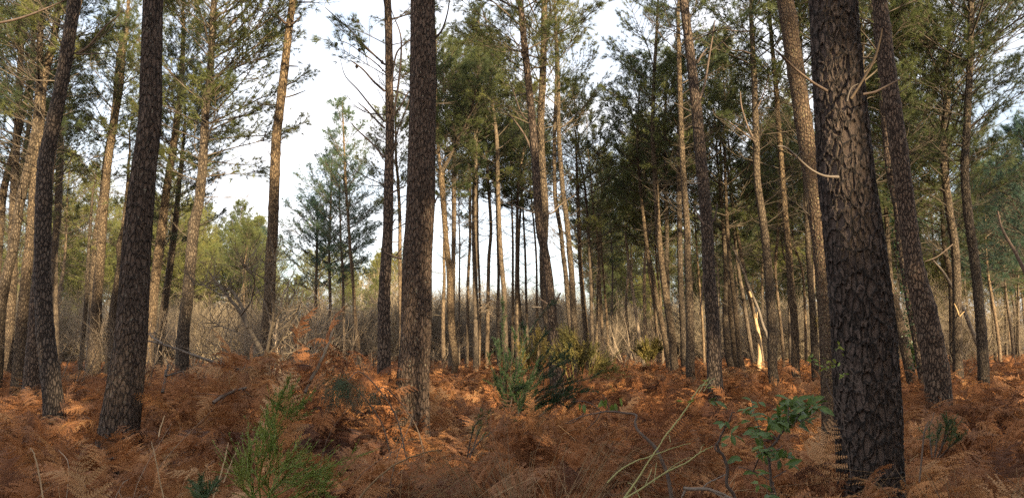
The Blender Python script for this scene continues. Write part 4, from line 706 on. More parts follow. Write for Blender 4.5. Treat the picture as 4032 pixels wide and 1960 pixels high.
add_branch(73, "3475,700,5 3440,680,4", 17.9)
add_branch(76, "3775,1240,6 3768,1218,6 3757,1194,4", 21.8, 'pale_wood', 'pale splinter of a torn branch'); add_branch(76, "3778,1245,5 3790,1232,4 3797,1226,4", 21.8, 'pale_wood'); add_branch(76, "3640,1030,3 3690,1010,4 3735,975,5 3752,960,5", 21.8, 'brown_stem')
add_branch(5, "290,78,8 300,60,6 303,52,4", 13.0, 'brown_stem'); add_branch(5, "240,368,7 262,370,0.5" if False else "310,210,9 350,180,8 410,110,6 470,60,4", 13.0, 'brown_stem'); add_branch(5, "300,214,7 380,212,5 470,205,3", 13, 'brown_stem')
add_branch(5, "-10,92,10 60,78,9 130,55,8 210,22,6 280,-10,4", 12.5, 'brown_stem')
add_branch(53, "2625,1332,4 2624,1337,5 2634,1337,4", 23.8, 'pale_wood')
# ivy on the wrapped trunk
root, org, ax, dep = EXTRA[73]; n = 1500; z = rng.uniform(1.2, 6.0, n); c = np.array([ax(q) for q in z]); a = rng.uniform(0, 6.28, n); rr = .10 + np.abs(rng.normal(size=n)) * .06
keep = rng.random(n) < .25 + .9 * (vnoise(z * 1.5, a) > .45); c, a, rr = c[keep], a[keep], rr[keep]; P = c + np.stack([np.cos(a) * rr, np.sin(a) * rr, 0 * a], 1)
def leaves(mb, P, D, size, mi=0, fold=.25, wide=.5, up=None):
    """pointed oval leaves of six triangles: base P, along D"""
    n = len(P); D = nrm(D); s = nrm(np.cross(D, nrm(rng.normal(size=(n, 3)) * (.7 if up is None else .35) + (0 if up is None else np.array(up))))); u = np.cross(s, D); L_ = np.reshape(size, (-1, 1)) * rng.uniform(.7, 1.2, (n, 1))
    V = np.stack([P, P + D * L_ * .3 + s * L_ * wide * .42 + u * L_ * fold * .4, P + D * L_ * .65 + s * L_ * wide * .4 + u * L_ * fold * .4, P + D * L_ - u * L_ * .1, P + D * L_ * .65 - s * L_ * wide * .4 + u * L_ * fold * .4, P + D * L_ * .3 - s * L_ * wide * .42 + u * L_ * fold * .4, P + D * L_ * .5], 1).reshape(-1, 3)
    b = np.arange(n)[:, None] * 7; mb.add(V, np.concatenate([b + [[i, (i + 1) % 6, 6]] for i in range(6)]), mi)
mb = MB(); leaves(mb, P, np.stack([np.cos(a), np.sin(a), -.6 + 0 * a], 1) + rng.normal(size=(len(P), 3)) * .5, .05, 0, .2, .9)
v, f, m = mb.arrays(); link('ivy', mesh_from('ivy', v - org, f, m, [M['ivy']]), root)['label'] = 'dark green ivy leaves'
# moss clump on the grey trunk
root, org, ax, dep = EXTRA[71]; mb = MB(); c = at(3232, 1265, 20.8)[0]; P = c + rng.normal(size=(900, 3)) * [.045, .04, .10]; v, f = blades(P, rng.normal(size=(900, 3)) * .035, .016); mb.add(v, f); v, f, m = mb.arrays(); link('moss_clump', mesh_from('moss_clump', v - org, f, m, [M['bush_yellow']]), root)
# twig tangle on the pole
root, org, ax, dep = EXTRA[34]; mb = MB(); c = at(1925, 1195, 33.7)[0]; n = 130; P = c + rng.normal(size=(n, 3)) * [.16, .12, .22]; v, f = tubes_batch(P, P + rng.normal(size=(n, 3)) * [.3, .2, .22], np.full(n, .007), np.full(n, .004)); mb.add(v, f); v, f, m = mb.arrays(); link('dead_branch', mesh_from('dead_branch', v - org, f, m, [M['brushwood']]), root)
# dead pole with side forks, leaning left
t = thing('dead_pole', 'pale leaning dead pole with forked stubs and no crown, before the grey thicket', 'dead tree', (*at(2532, 1420, 34)[0][:2], gz(*at(2532, 1420, 34)[0][:2])))
org = np.array(t.location)
for nm, s in (('trunk', "2538,1450,17 2530,1403,15 2513,1298,13 2501,1211,13 2489,1130,12 2477,1044,11 2465,948,9 2462,914,7"), ('dead_branch', "2487,1110,6 2486,1060,6 2484,1000,5 2486,958,4"), ('dead_branch', "2487,1060,5 2495,1030,4 2506,1018,3"), ('dead_branch', "2488,1092,5 2505,1089,4 2512,1090,3"), ('dead_branch', "2479,1110,5 2462,1095,4 2450,1088,3"), ('dead_branch', "2490,1126,4 2510,1122,4 2528,1117,2"), ('dead_branch', "2466,998,4 2440,985,3 2418,970,2")):
    mb = MB(); limb(mb, s, 34, k=8 if nm == 'trunk' else 5); v, f, m = mb.arrays(); link(nm, mesh_from(nm, v - org, f, m, [M['brushwood']]), t)
# snapped barkless stump
mb = MB(); P, R = path3("2990,1500,20 2988,1441,19 2991,1400,18 2989,1331,16 2987,1325,17 2984,1300,15 2977,1270,13 2975,1252,12", 28); n = 60; C = catmull(P, n); v, f = tube(C, np.interp(np.linspace(0, 1, n), np.linspace(0, 1, len(R)), R), 12, False); mb.add(v, f)
for i in range(9):
    a = i * .7; b = C[-1] + np.array([math.cos(a), math.sin(a), 0]) * .045; v, f = blades(b[None], np.array([[rng.normal() * .03, rng.normal() * .02, rng.uniform(.08, .32)]]), .05); mb.add(v, f)
finish(mb, 'barkless_stump', 'tall snapped trunk stripped of its bark, bare bright yellow wood with a jagged top', 'stump', [M['pale_wood']])
# fallen poles caught in other trees
mb = MB(); limb(mb, "3050,1440,15 3022,1326,12 3005,1283,12 2985,1216,12 2955,1147,12 2923,1060,10 2899,1005,9 2880,960,7", 27.6, k=8); o = finish(mb, 'fallen_pole', 'slim fallen pole propped to the left across the stump and the thick trunk beside it', 'dead tree', [M['grey_wood']])
mb = MB(); limb(mb, "2958,1170,9 2955,1160,11 2951,1150,10 2950,1146,6", 27.4, k=8); finish(mb, 'split_wood', 'small bright splinter of split wood on the fallen pole above the stump', 'splinter', [M['pale_wood']])
mb = MB(); limb(mb, "3880,1440,21 3868,1400,20 3820,1283,16 3786,1200,13 3720,1080,10 3670,1020,7", 27, k=8); finish(mb, 'fallen_pole', 'dark dead pole leaning left between the two slim trunks near the right edge', 'dead tree', [M['grey_wood']])
mb = MB(); limb(mb, "4110,1240,18 4060,1120,16 4032,1063,15 3985,975,12 3944,900,9 3925,830,6", 15, k=8, jag=.002); limb(mb, "4010,1010,5 4005,985,4 4020,960,3", 15); limb(mb, "3975,955,5 3972,935,3", 15); finish(mb, 'fallen_pole', 'thin orange brown bare pole slanting in from the right edge', 'dead tree', [M['brown_stem']])
# ---- arching dead shrub, left centre
mb = MB(); Y = 11.2
for s in ("1050,1500,24 1046,1418,22 1000,1330,20 950,1240,17 900,1170,13 860,1120,9 830,1080,5", "975,1290,14 955,1210,14 920,1150,13 890,1140,8", "1046,1418,16 1060,1330,13 1075,1230,10 1060,1130,7 1010,1080,5 960,1050,4", "1060,1330,12 1090,1250,9 1140,1190,6 1170,1140,4", "1075,1240,8 1070,1130,6 1085,1050,5 1080,1020,3", "950,1240,8 990,1180,6 1000,1100,5 960,1040,3", "900,1170,6 850,1150,5 800,1120,3 770,1125,2", "1000,1330,7 940,1310,5 880,1290,4 820,1275,2", "1050,1400,9 1110,1340,7 1180,1290,5 1230,1280,3", "1050,1380,8 980,1400,5 900,1395,4 840,1400,2", "1100,1345,6 1150,1250,5 1190,1180,3", "1046,1418,8 1120,1400,6 1200,1360,4"):
    C = limb(mb, s, Y, Y + rng.uniform(-1, .8), 6, jag=.004)
    m_ = 26; i = rng.integers(len(C) // 3, len(C), m_); P = C[i]; D = nrm(rng.normal(size=(m_, 3)) + [0, 0, .7]); e = P + D * rng.uniform(.12, .38, (m_, 1)); e2 = e + nrm(D + rng.normal(size=(m_, 3)) * .5 + [0, 0, .6]) * rng.uniform(.1, .3, (m_, 1))
    v, f = tubes_batch(np.concatenate([P, e]), np.concatenate([e, e2]), np.r_[np.full(m_, .006), np.full(m_, .0042)], np.r_[np.full(m_, .0042), np.full(m_, .002)]); mb.add(v, f)
finish(mb, 'bare_shrub', 'leafless dead shrub whose grey forked arms arch up to the left before the lone trunk', 'shrub', [M['shrub_wood']])
# thin sapling stems by the lone trunk
for s, lab in (("1110,1560,11 1100,1440,10 1085,1330,9 1105,1200,7 1130,1120,5 1160,1050,3", 'thin pale sapling stem curving up to the right beside the lone trunk'), ("1075,1500,10 1090,1380,9 1070,1290,8 1055,1230,6 1030,1170,4 1000,1120,3", 'thin sapling stem crossing in front of the lone trunk')):
    mb = MB(); limb(mb, s, 11.5, k=6, jag=.003); finish(mb, 'sapling_stem', lab, 'sapling', [M['brushwood']])
# fallen branches
def fallen(label, parts, Y, mat='grey_wood', twigs=16, name='fallen_branch', jag=.004, tw=(.1, .35)):
    mb = MB()
    for s in parts:
        C = limb(mb, s, Y, Y + .3, 7, jag=jag)
        if twigs:
            i = rng.integers(len(C) // 4, len(C), twigs); P = C[i]; D = nrm(rng.normal(size=(twigs, 3)) + [0, 0, .3]); v, f = tubes_batch(P, P + D * rng.uniform(*tw, (twigs, 1)), np.full(twigs, .0045), np.full(twigs, .0018)); mb.add(v, f)
    return finish(mb, name, label, 'branch', [M[mat]])
fallen('long grey fallen branch sloping down to the right behind the big buttressed trunk', ["557,1336,4 620,1350,7 700,1375,9 800,1412,11 880,1440,12 967,1480,13", "640,1352,7 600,1320,5 570,1290,4", "830,1425,9 900,1440,8 980,1470,6"], 9.6)
fallen('dark fallen branch lying in the bracken left of the mound', ["838,1585,15 880,1560,14 930,1540,12 965,1528,10"], 8.0, 'brown_stem', 4)
fallen('forked grey stick standing in the bracken left of the arching dead shrub', ["640,1545,13 650,1500,12 655,1462,10 662,1440,7", "652,1480,8 690,1472,6 740,1470,4"], 9.0, 'grey_wood', 3)
fallen('pale leaning stick poking out of the bracken mound', ["1200,1545,16 1222,1500,15 1255,1440,13 1290,1365,11 1313,1293,8"], 8.6, 'grey_wood', 0, 'leaning_stick')
fallen('short black twig lying before the big buttressed trunk', ["395,1825,8 410,1802,8 440,1790,6 455,1775,4"], 6.3, 'cone', 0)
fallen('long pale arching dead stem in the left foreground centre', ["1390,2000,9 1440,1930,9 1500,1870,8 1570,1822,7 1650,1790,6 1725,1773,4"], 4.2, 'straw', 0, 'arching_stem', .002)
fallen('thin pale stalk rising at the far left foreground', ["170,1960,6 155,1870,6 140,1790,5 122,1755,3"], 4.5, 'straw', 0, 'dry_stalk', .002)
fallen('thin pale stalk left of the bright green broom', ["645,1960,5 620,1850,5 605,1770,4 598,1730,2"], 4.6, 'straw', 0, 'dry_stalk', .002)
fallen('two crossing pale stalks just left of the bright green broom', ["830,1990,6 870,1860,6 905,1740,4", "880,1900,5 915,1800,4 930,1755,3"], 4.0, 'straw', 0, 'dry_stalk', .002)
fallen('thin upright pale stalk above the big buttressed trunk foot, right side', ["625,1720,5 630,1680,5 638,1630,3"], 6.8, 'straw', 0, 'dry_stalk', .002)
# ---- gorse, centre
def spiny(name, label, stems, Y, mats, den=260, spine=.028, sub=(.10, .34), spr=.55, subn=16, w=.0035, leafm=1, green_from=.25):
    mb = MB()
    for s in stems:
        C = limb(mb, s, Y + rng.uniform(-.25, .25), Y + rng.uniform(-.5, .5), 5, 0, .003, 40)
        i0 = int(40 * green_from); Dm = nrm(np.gradient(C, axis=0)); ii = rng.integers(i0, 40, subn); A, B = [C[i0:-1]], [C[i0 + 1:]]
        for i in ii:
            d = nrm(Dm[i] + rng.normal(size=3) * spr + [0, 0, .2]); l = rng.uniform(*sub) * (1.25 - i / 40); q = C[i] + d * l * .5; e = q + nrm(d + [0, 0, .25] + rng.normal(size=3) * .15) * l * .5; A.append(np.array([C[i], q])); B.append(np.array([q, e]))
        A = np.concatenate(A); B = np.concatenate(B); v, f = tubes_batch(A, B, np.full(len(A), .0028), np.full(len(A), .0018)); mb.add(v, f, leafm)
        ln = np.linalg.norm(B - A, axis=1); n = int(den * ln.sum()); j = rng.choice(len(A), n, p=ln / ln.sum()); u = rng.random((n, 1)); P = A[j] * (1 - u) + B[j] * u; D = nrm(nrm(B - A)[j] * .6 + rng.normal(size=(n, 3)) * .75) * spine * rng.uniform(.6, 1.3, (n, 1))
        v, f = blades(P, D, w); mb.add(v, f, leafm)
    return finish(mb, name, label, 'shrub', mats)
GS = []
for i in range(14):
    x_, y_ = rng.uniform(1930, 2300), rng.uniform(1400, 1570); xb = 2020 + rng.normal() * 40; GS.append(f"{xb:.0f},1640,4 {xb + (x_ - xb) * .35:.0f},{1640 - (1640 - y_) * .5:.0f},3 {xb + (x_ - xb) * .75:.0f},{1640 - (1640 - y_) * .85:.0f},3 {x_:.0f},{y_:.0f},2")
spiny('gorse_bush', 'dark green spiny gorse bush with long shoots in the middle of the bracken', ["2010,1600,4.5 2030,1480,4.0 2060,1350,3.1 2110,1270,2.7 2160,1210,1.8 2175,1195,0.9", "2000,1600,4.0 1990,1480,3.6 1980,1350,2.7 1985,1260,1.8 1982,1180,0.9", "2030,1600,4.0 2090,1500,3.6 2180,1440,2.7 2260,1400,2.2 2330,1300,0.5" if False else "2030,1600,4.0 2090,1500,3.6 2170,1430,2.7 2230,1390,2.2 2250,1370,1.4", "2040,1620,4.0 2120,1540,3.6 2230,1510,2.7 2320,1485,2.2 2350,1475,1.4", "2000,1620,4.0 1960,1520,3.1 1930,1440,2.2 1915,1390,1.4", "2000,1600,4.0 2020,1500,3.6 2080,1400,2.7 2130,1330,2.2 2150,1310,0.9", "2010,1600,4.0 1975,1480,3.1 1960,1380,2.2 1945,1330,1.4",
      "2030,1600,4.0 2100,1480,3.1 2130,1420,2.2 2160,1380,1.4", "2050,1620,4.0 2150,1560,3.1 2250,1545,2.2 2340,1540,1.4", "2000,1640,3.6 2060,1560,3.1 2120,1500,2.2 2190,1470,1.4", "2020,1620,4.0 2050,1450,3.1 2070,1330,2.2 2060,1270,1.4", "1990,1640,3.6 1980,1560,2.7 1995,1440,2.2 2010,1400,1.4", "2060,1640,3.6 2180,1580,2.7 2230,1600,1.8 2260,1580,1.4", "2030,1600,3.6 2010,1460,3.1 2030,1340,2.2 2020,1300,1.4", "2080,1600,3.6 2200,1500,3.1 2220,1430,2.2 2215,1400,1.4"] + GS, 8.8, [M['brown_stem'], M['gorse']], 400, .032, (.08, .30), .42, 11, .006, green_from=.12)
spiny('gorse_bush', 'small straggly gorse sprig at the left foot of the dark gorse bush', ["1840,1800,6 1860,1700,6 1890,1650,5 1930,1610,3", "1850,1800,6 1885,1700,5 1905,1660,4 1900,1630,2", "1845,1790,6 1900,1730,5 1960,1700,4 2010,1690,3"], 6.0, [M['brown_stem'], M['gorse']], 320, .03, (.08, .2), .5, 8)
spiny('gorse_bush', 'low dull green gorse bush in the bracken right of the thickest black trunk', ["3680,1800,6 3690,1720,6 3700,1660,3", "3690,1800,6 3730,1720,6 3760,1680,3", "3670,1800,6 3660,1730,5 3650,1700,3", "3700,1790,6 3720,1700,5 3730,1650,3", "3700,1800,6 3760,1740,5 3790,1720,3"], 6.4, [M['brown_stem'], M['gorse']], 320, .03, (.08, .25), .6, 10)
spiny('gorse_bush', 'small blue green gorse seedling at the bottom edge left of the bright broom', ["800,2010,5 795,1930,5 790,1870,3", "800,2010,5 830,1930,5 845,1890,3", "800,2010,5 770,1940,5 750,1905,3", "800,2010,5 815,1940,4 810,1900,2"], 3.2, [M['brown_stem'], M['gorse']], 700, .02, (.04, .1), .6, 10, .0025)
# ---- broom: bright green thin shoots
def broom(label, stems, Y, n=20, sub=(.12, .4), mats=None, name='broom_bush', leafs=110, size=.013):
    mb = MB()
    for s in stems:
        C = limb(mb, s, Y + rng.uniform(-.15, .15), Y + rng.uniform(-.3, .3), 4, 0, .002, 40); Dm = nrm(np.gradient(C, axis=0)); A, B = [], []
        for i in rng.integers(8, 40, n):
            d = nrm(Dm[i] + rng.normal(size=3) * .28 + [0, 0, .12]); l = rng.uniform(*sub) * (1.2 - i / 45); q = C[i] + d * l * .5; e = q + nrm(d + rng.normal(size=3) * .12 + [0, 0, .1]) * l * .5; A += [C[i], q]; B += [q, e]
            for _ in range(2): o_ = C[i] + (q - C[i]) * rng.random(); A.append(o_); B.append(o_ + nrm(d + rng.normal(size=3) * .4) * l * .4)
        A = np.array(A); B = np.array(B); v, f = tubes_batch(A, B, np.full(len(A), .0017), np.full(len(A), .0009)); mb.add(v, f, 0)
        A = np.concatenate([A, C[8:-1]]); B = np.concatenate([B, C[9:]]); ln = np.linalg.norm(B - A, axis=1); m_ = int(leafs * ln.sum()); j = rng.choice(len(A), m_, p=ln / ln.sum()); u = rng.random((m_, 1)); v, f = blades(A[j] * (1 - u) + B[j] * u, nrm(nrm(B - A)[j] + rng.normal(size=(m_, 3)) * .6) * size * rng.uniform(.5, 1.3, (m_, 1)), size * .35); mb.add(v, f, 0)
    return finish(mb, name, label, 'shrub', mats or [M['broom']])
broom('bright green broom of thin whippy shoots in the left foreground', [f"{1040 + int(rng.normal() * 60)},2010,7 {x1},{y1},6 {x2},{y2},4 {x3},{y3},2" for x1, y1, x2, y2, x3, y3 in ((1010, 1880, 1020, 1780, 1030, 1700), (980, 1900, 975, 1800, 1000, 1740), (1060, 1880, 1110, 1820, 1180, 1780), (1100, 1900, 1220, 1860, 1390, 1790), (1120, 1930, 1200, 1880, 1290, 1870), (1150, 1960, 1230, 1920, 1290, 1900), (1000, 1930, 990, 1860, 990, 1800), (1080, 1900, 1120, 1850, 1150, 1840), (1170, 1980, 1240, 1930, 1260, 1880), (1050, 1900, 1070, 1830, 1080, 1770), (1000, 1960, 960, 1900, 960, 1850), (1200, 1990, 1250, 1950, 1280, 1930), (1060, 1950, 1100, 1900, 1130, 1890), (1020, 1900, 1040, 1800, 1070, 1730))], 3.7, 12)
broom('taller bright green broom against the foot of the bracken mound', [f"1085,1800,7 {x1},{y1},6 {x2},{y2},4 {x3},{y3},2" for x1, y1, x2, y2, x3, y3 in ((1080, 1680, 1090, 1600, 1130, 1500), (1090, 1700, 1130, 1640, 1220, 1560), (1075, 1700, 1080, 1640, 1110, 1570), (1100, 1690, 1160, 1640, 1190, 1600), (1080, 1690, 1110, 1610, 1150, 1540), (1070, 1720, 1075, 1660, 1085, 1600), (1080, 1700, 1100, 1650, 1180, 1650), (1085, 1680, 1120, 1580, 1180, 1480))], 5.0, 18, (.1, .28), size=.016)
broom('yellow green sunlit bush behind the right side of the gorse', [f"{x0},1500,3 {x1},{y1},2 {x2},{y2},4" for x0, x1, y1, x2, y2 in ((2260, 2250, 1420, 2230, 1370), (2290, 2300, 1430, 2330, 1390), (2270, 2280, 1440, 2290, 1400), (2300, 2340, 1450, 2380, 1430), (2240, 2220, 1440, 2200, 1390), (2320, 2360, 1470, 2420, 1450), (2250, 2230, 1380, 2215, 1330), (2290, 2270, 1370, 2240, 1330))], 15.5, 26, (.3, .8), [M['bush_yellow']], 'broom_bush', 60, .05)
broom('ochre bush between the double trunk and the gorse tips', [f"{x0},1500,3 {x1},{y1},2 {x2},{y2},4" for x0, x1, y1, x2, y2 in ((2090, 2080, 1420, 2070, 1340), (2110, 2110, 1400, 2120, 1320), (2070, 2060, 1430, 2050, 1370), (2130, 2140, 1420, 2140, 1350))], 18.5, 26, (.3, .9), [M['bush_yellow']], 'broom_bush', 60, .05)
broom('small yellow green bush far behind, right of the grey thicket poles', [f"{x0},1440,2 {x1},{y1},2 {x2},{y2},3" for x0, x1, y1, x2, y2 in ((2555, 2550, 1400, 2545, 1370), (2570, 2575, 1390, 2580, 1360), (2560, 2565, 1400, 2600, 1380), (2550, 2540, 1410, 2530, 1390))], 30, 40, (.4, 1.0), [M['bush_yellow']], 'broom_bush', 90, .07)
broom('small green bush behind the foot of the stout leaning trunk', [f"{x0},1470,2 {x1},{y1},2 {x2},{y2},3" for x0, x1, y1, x2, y2 in ((3590, 3585, 1410, 3580, 1370), (3600, 3605, 1400, 3615, 1370), (3595, 3600, 1420, 3640, 1400))], 24, 40, (.3, .8), [M['broom']], 'broom_bush', 90, .05)
# ---- hanging pine sprigs before the mound
for sx, sy, Y, lab in ((1370, 1550, 7.0, 'drooping sprig of green pine needles hanging over the sunlit bracken'), (1320, 1590, 7.2, 'darker drooping pine sprig left of the other hanging one'), (1470, 1610, 7.6, 'small drooping pine sprig nearest the big reddish trunk')):
    mb = MB(); c = at(sx, sy - 55, Y)[0]; g0 = c + [0.5, .3, -.75]; C = catmull([g0, g0 + [-.12, -.05, .45], c + [.12, .05, .06], c], 16); v, f = tube(C, np.linspace(.008, .004, 16), 5); mb.add(v, f)
    P = np.repeat(c[None], 14, 0) + rng.normal(size=(14, 3)) * .05; D = nrm(rng.normal(size=(14, 3)) * [.5, .5, .15] + [0, 0, -.35]); n = 14
    for q, d in zip(P, D):
        a1 = q + d * .05 + rng.normal(size=(n, 3)) * .02; dd = nrm(d[None] + rng.normal(size=(n, 3)) * .45); e1 = a1 + dd * .06; e2 = e1 + nrm(dd * .4 + [0, 0, -1.]) * .10; v, f = tubes_batch(np.concatenate([a1, e1]), np.concatenate([e1, e2]), np.full(2 * n, .0011), np.full(2 * n, .0007)); mb.add(v, f, 1)
    finish(mb, 'pine_sprig', lab, 'sprig', [M['brown_stem'], M['needle_blue']])
# ---- bent stems and pale broom stalks, front centre right
def stemset(name, label, cat, parts, Y, mats, k=7, jag=.0015):
    mb = MB(); 
    for q in parts: limb(mb, q[0], q[1] if len(q) > 1 else Y, q[2] if len(q) > 2 else None, k, q[3] if len(q) > 3 else 0, jag)
    return finish(mb, name, label, cat, mats)
mb = MB()
limb(mb, "2650,2010,17 2640,1930,16 2625,1860,14 2595,1790,13 2575,1755,15 2545,1725,12 2510,1690,11 2500,1660,10 2505,1635,9 2495,1625,9 2450,1618,8 2400,1612,8 2360,1614,6 2300,1625,4 2230,1650,3", 3.1, 3.3, 8, 0, .0006, 90)
limb(mb, "2362,1614,5 2330,1590,4 2290,1578,3 2240,1582,2", 3.3, None, 5); limb(mb, "2365,1616,5 2350,1650,4 2310,1690,2", 3.3, None, 5); limb(mb, "2400,1612,5 2385,1570,4 2370,1550,2", 3.3, None, 5); limb(mb, "2300,1625,4 2260,1660,3 2225,1665,2", 3.3, None, 4)
P = np.array([at(*q, 3.28)[0] for q in ((2280, 1588), (2300, 1588), (2365, 1570), (2385, 1570), (2410, 1590), (2420, 1585), (2440, 1565), (2375, 1575), (2450, 1560))]); leaves(mb, P, np.tile([[.1, 0, -1.]], (9, 1)) + rng.normal(size=(9, 3)) * .25, .042, 1, .15, .5)
finish(mb, 'crooked_stem', 'brown snaking stem with a few hanging green leaves in the right foreground centre', 'sapling', [M['brown_stem'], M['leaf']])
mb = MB()
for s in ("2300,2100,12.4 2430,1990,11.2 2500,1900,8.7 2560,1810,6.2 2600,1750,5.6 2650,1690,7.4 2700,1620,6.2 2740,1560,5.0 2790,1510,3.7", "2430,1980,8.7 2530,1920,7.4 2620,1860,6.8 2700,1820,6.2 2760,1780,5.0 2815,1752,3.1", "2390,1900,5.0 2440,1850,6.2 2500,1815,5.6 2570,1785,5.0 2640,1755,3.7 2705,1732,2.5", "2520,1960,3.1 2500,1920,3.1 2470,1905,1.9", "2540,1910,2.5 2560,1860,3.1 2565,1840,1.9", "2600,1870,2.5 2660,1830,2.5 2720,1800,1.9", "2575,1900,1.9 2580,1860,2.5 2590,1820,1.9", "2755,1785,2.5 2762,1760,1.9 2768,1750,1.2", "2790,1510,3.1 2800,1495,2.5 2810,1490,1.9", "2770,1540,2.5 2790,1515,2.5 2815,1512,1.9", "2750,1550,2.5 2780,1500,2.5 2812,1500,1.9", "2640,1740,2.5 2637,1720,1.9 2635,1712,1.2"): limb(mb, s, 2.8, 3.0, 6, 0, .0012)
for q in ((2790, 1502), (2780, 1530), (2755, 1515), (2700, 1582), (2690, 1580)): leaves(mb, np.array([at(*q, 2.9)[0]]), np.array([[rng.normal(), 0, .2]]), .035, 1, .2, .3)
finish(mb, 'broom_stalks', 'pale yellow green knobbly stalks slanting up to the right in the foreground', 'shrub', [M['broom_pale'], M['broom']])
stemset('dead_branch_tangle', 'light brown crooked dead branch lying at the bottom edge, right of centre', 'branch', [("2690,1920,13 2720,1925,14 2780,1925,13 2850,1945,12 2900,1975,11",), ("2700,1922,10 2690,1960,8",), ("2790,1925,7 2830,1940,6 2880,1940,4",), ("2760,1930,6 2790,1900,5 2850,1880,4",)], 2.6, [M['grey_wood']])
stemset('crooked_stem', 'wavy brown stem rising between the pale stalks and the leafy sapling', 'sapling', [("2905,2020,16 2890,1950,15 2860,1910,14 2862,1850,13 2850,1810,12 2830,1780,11 2845,1740,8 2880,1680,6 2895,1665,4",), ("2830,1780,7 2810,1760,6 2815,1730,4",)], 2.9, [M['brown_stem']])
# ---- leafy evergreen sapling
mb = MB(); Y = 3.1
for s in ("3060,2060,12.8 3040,1940,12.0 3035,1860,11.2 3030,1800,10.5 3025,1776,11.2 3060,1740,9.8 3090,1700,9.0 3120,1680,6.8 3150,1660,4.5", "3025,1776,9.0 3020,1770,7.5 3000,1745,6.0 2985,1730,3.8", "3030,1800,5.2 3010,1830,0.0.5" if False else "3010,1780,7.5 2990,1800,6.8 2975,1830,6.0 2972,1850,4.5", "3060,1740,6.0 3050,1720,5.2 3020,1735,3.8 2960,1750,2.2", "3000,1720,3.0 2975,1640,3.8 2965,1600,3.0 2962,1570,2.2", "3100,1690,4.5 3105,1620,4.5 3098,1590,3.0", "3120,1680,3.8 3160,1600,3.8 3155,1560,3.0", "3050,1900,5.2 3000,1870,4.5 2930,1840,3.8 2900,1830,2.2", "3045,1880,4.5 3090,1850,3.8", "3060,1960,6.8 3090,1900,0.0.5" if False else "3075,2040,6.8 3060,1960,6.0 3045,1900,4.5", "3020,1776,4.5 3060,1770,3.8 3090,1755,2.2", "3150,1660,3.8 3190,1640,3.8 3215,1620,2.2"): limb(mb, s, Y, Y + .1, 6, 0, .0008)
C_ = []
for (sx, sy, rx, ry, n, y2) in ((3130, 1625, 62, 30, 75, 3.2), (3110, 1580, 45, 16, 22, 3.2), (3195, 1610, 35, 28, 26, 3.2), (3060, 1660, 40, 18, 22, 3.15), (2985, 1710, 24, 20, 22, 3.1), (2960, 1590, 18, 16, 8, 3.0), (2963, 1640, 16, 20, 7, 3.0), (2995, 1775, 40, 22, 22, 3.1), (3060, 1780, 60, 24, 20, 3.15), (2850, 1668, 12, 12, 4, 2.9), (2880, 1712, 12, 12, 3, 2.9), (2868, 1745, 8, 6, 1, 2.9), (2900, 1805, 16, 8, 4, 2.9), (3125, 1820, 20, 14, 5, 3.1), (2970, 1860, 14, 10, 4, 3.1), (3020, 1955, 14, 10, 4, 3), (2905, 1670, 10, 4, 2, 2.9), (2800, 1580, 26, 8, 5, 3.2), (2990, 1905, 12, 6, 3, 3.0)):
    for _ in range(n): C_.append(at(sx + rng.normal() * rx * .6, sy + rng.normal() * ry * .6, y2 + rng.normal() * .09)[0])
C_ = np.array(C_); leaves(mb, C_, rng.normal(size=(len(C_), 3)) * [1, .7, .35] + [0, -.2, -.15], .050, 1, .18, .46, (0, -.5, 1))
finish(mb, 'evergreen_sapling', 'leafy evergreen sapling with forked brown stem and broad green leaves before the thickest black trunk', 'sapling', [M['brown_stem'], M['leaf']])
# ---- climbing sprigs at the thickest trunk
mb = MB()
for s in ("3400,1530,5 3370,1480,4 3330,1440,4 3290,1415,3", "3390,1520,4 3360,1500,4 3320,1470,3 3300,1455,2", "3330,1640,5 3300,1590,4 3270,1540,4 3250,1480,3", "3340,1660,5 3310,1640,4 3280,1560,3", "3360,1700,4 3310,1690,4 3270,1680,3", "3330,1720,4 3310,1600,4 3290,1560,2", "3180,1440,4 3200,1420,4 3240,1430,3 3280,1460,2", "3350,1880,4 3340,1780,4 3310,1700,3"): limb(mb, s, 4.6, 4.7, 5, 0, .002)
C_ = np.array([at(a + rng.normal() * 10, b + rng.normal() * 8, 4.62)[0] for a, b in ((3195, 1415), (3190, 1425), (3185, 1410), (3240, 1425), (3260, 1430), (3250, 1440), (3290, 1420), (3300, 1440), (3300, 1365), (3295, 1375), (3310, 1370), (3320, 1475), (3310, 1485), (3325, 1470), (3200, 1408), (3275, 1445), (3285, 1410), (3185, 1418), (3240, 1440)) for _ in range(2)])
leaves(mb, C_, rng.normal(size=(len(C_), 3)) * [1, .5, .5], .035, 1, .15, .4)
finish(mb, 'climbing_sprig', 'thin green leaved sprigs crossing the left side of the thickest black trunk', 'plant', [M['brown_stem'], M['leaf']])
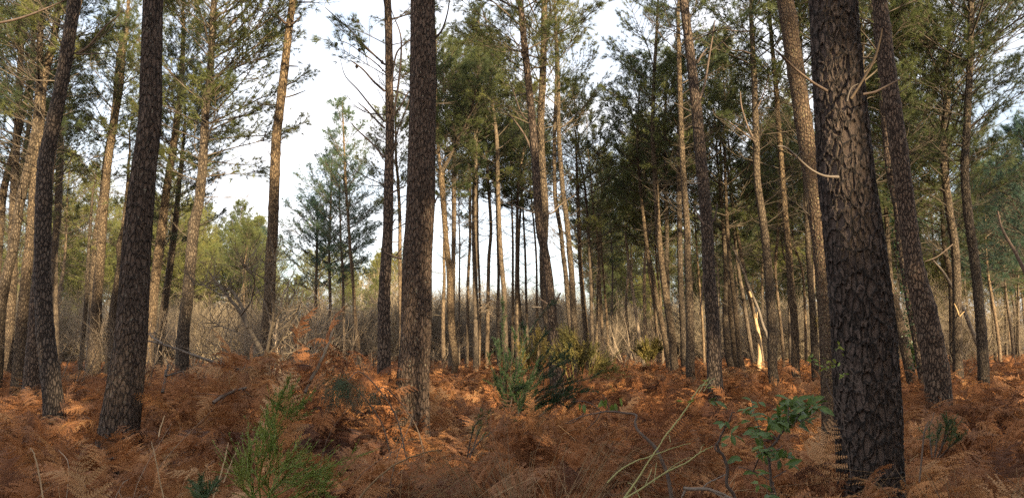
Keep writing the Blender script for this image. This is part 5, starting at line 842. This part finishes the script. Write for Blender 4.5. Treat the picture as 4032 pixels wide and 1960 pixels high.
# ---- dry grass tufts
def grass(label, spots, n, h, Y):
    mb = MB()
    for sx, sy in spots:
        c = at(sx, sy, Y)[0]; c[2] = gz(c[0], c[1]) + .05; m_ = n; az = rng.uniform(0, 6.28, m_); P0 = c + np.stack([np.cos(az), np.sin(az), 0 * az], 1) * rng.uniform(0, .10, (m_, 1)); H = h * rng.uniform(.5, 1.1, (m_, 1)); out = np.stack([np.cos(az), np.sin(az), 0 * az], 1)
        a1 = P0 + out * H * .12 + [0, 0, 1] * H * .5; a2 = a1 + out * H * .25 + [0, 0, 1] * H * .28; a3 = a2 + out * H * .3 + [0, 0, 1] * H * rng.uniform(-.3, .1, (m_, 1))
        for a, b, r0, r1 in ((P0, a1, .0017, .0015), (a1, a2, .0015, .0011), (a2, a3, .0011, .0004)): v, f = tubes_batch(a, b, np.full(m_, r0), np.full(m_, r1)); mb.add(v, f)
    return finish(mb, 'grass_tuft', label, 'grass tuft', [M['straw']])
grass('dry beige grass tuft in the foreground left of the pale stalks', [(2080, 1900), (2180, 1930), (2030, 1940), (2130, 1860)], 60, 1.15, 3.5)
grass('fine pale grass tuft among the pale stalks', [(2400, 1940), (2470, 1930)], 30, 1.05, 3.0)
grass('dry grass tuft at the lower right corner', [(3900, 1900), (3990, 1850), (3800, 1930)], 38, 1.0, 3.6)
grass('small dry grass tuft by the big middle trunk', [(1560, 1930)], 30, .9, 3.6)
mb = MB(); limb(mb, "3620,1900,7 3630,1800,7 3640,1700,6 3655,1660,4", 4.6, None, 5); limb(mb, "3640,1700,4 3665,1665,4 3680,1620,2", 4.6, None, 5); finish(mb, 'dry_stalk', 'dark upright dead stalk right of the foot of the thickest black trunk', 'stalk', [M['brown_stem']])


# ---- tangles of thin dead stems in the foreground
for lab, cx_, cy_, Y, rx, n in (('tangle of thin brown dead stems at the bottom edge under the leafy sapling', 2960, 1930, 2.9, 330, 70), ('tangle of thin beige stems at the bottom edge left of the pale stalks', 2330, 1960, 3.0, 200, 60), ('loose dead stems in the bracken at the lower right corner', 3800, 1880, 3.8, 260, 55), ('loose dead stems before the foot of the big buttressed trunk', 500, 1850, 5.0, 330, 45), ('loose thin stems in the bracken left of the big reddish trunk', 1400, 1850, 4.6, 200, 40)):
    mb = MB()
    for i in range(n):
        p = at(cx_ + rng.uniform(-rx, rx), cy_ + rng.normal() * 40, Y + rng.normal() * .3)[0]; p[2] = gz(p[0], p[1]) + rng.uniform(.0, .25)
        d = nrm(rng.normal(size=3) * [1, .7, .35] + [0, 0, .75]); l = rng.uniform(.3, .9); q = p + d * l * .5 + rng.normal(size=3) * .05; e = q + nrm(d + rng.normal(size=3) * .6 - [0, 0, .35]) * l * .5
        v, f = tube(catmull([p, q, e], 9), np.linspace(.0032, .0012, 9) * rng.uniform(.6, 1.3), 4); mb.add(v, f)
    finish(mb, 'stem_tangle', lab, 'dead plant', [M['brushwood' if cx_ < 2500 else 'brown_stem']])
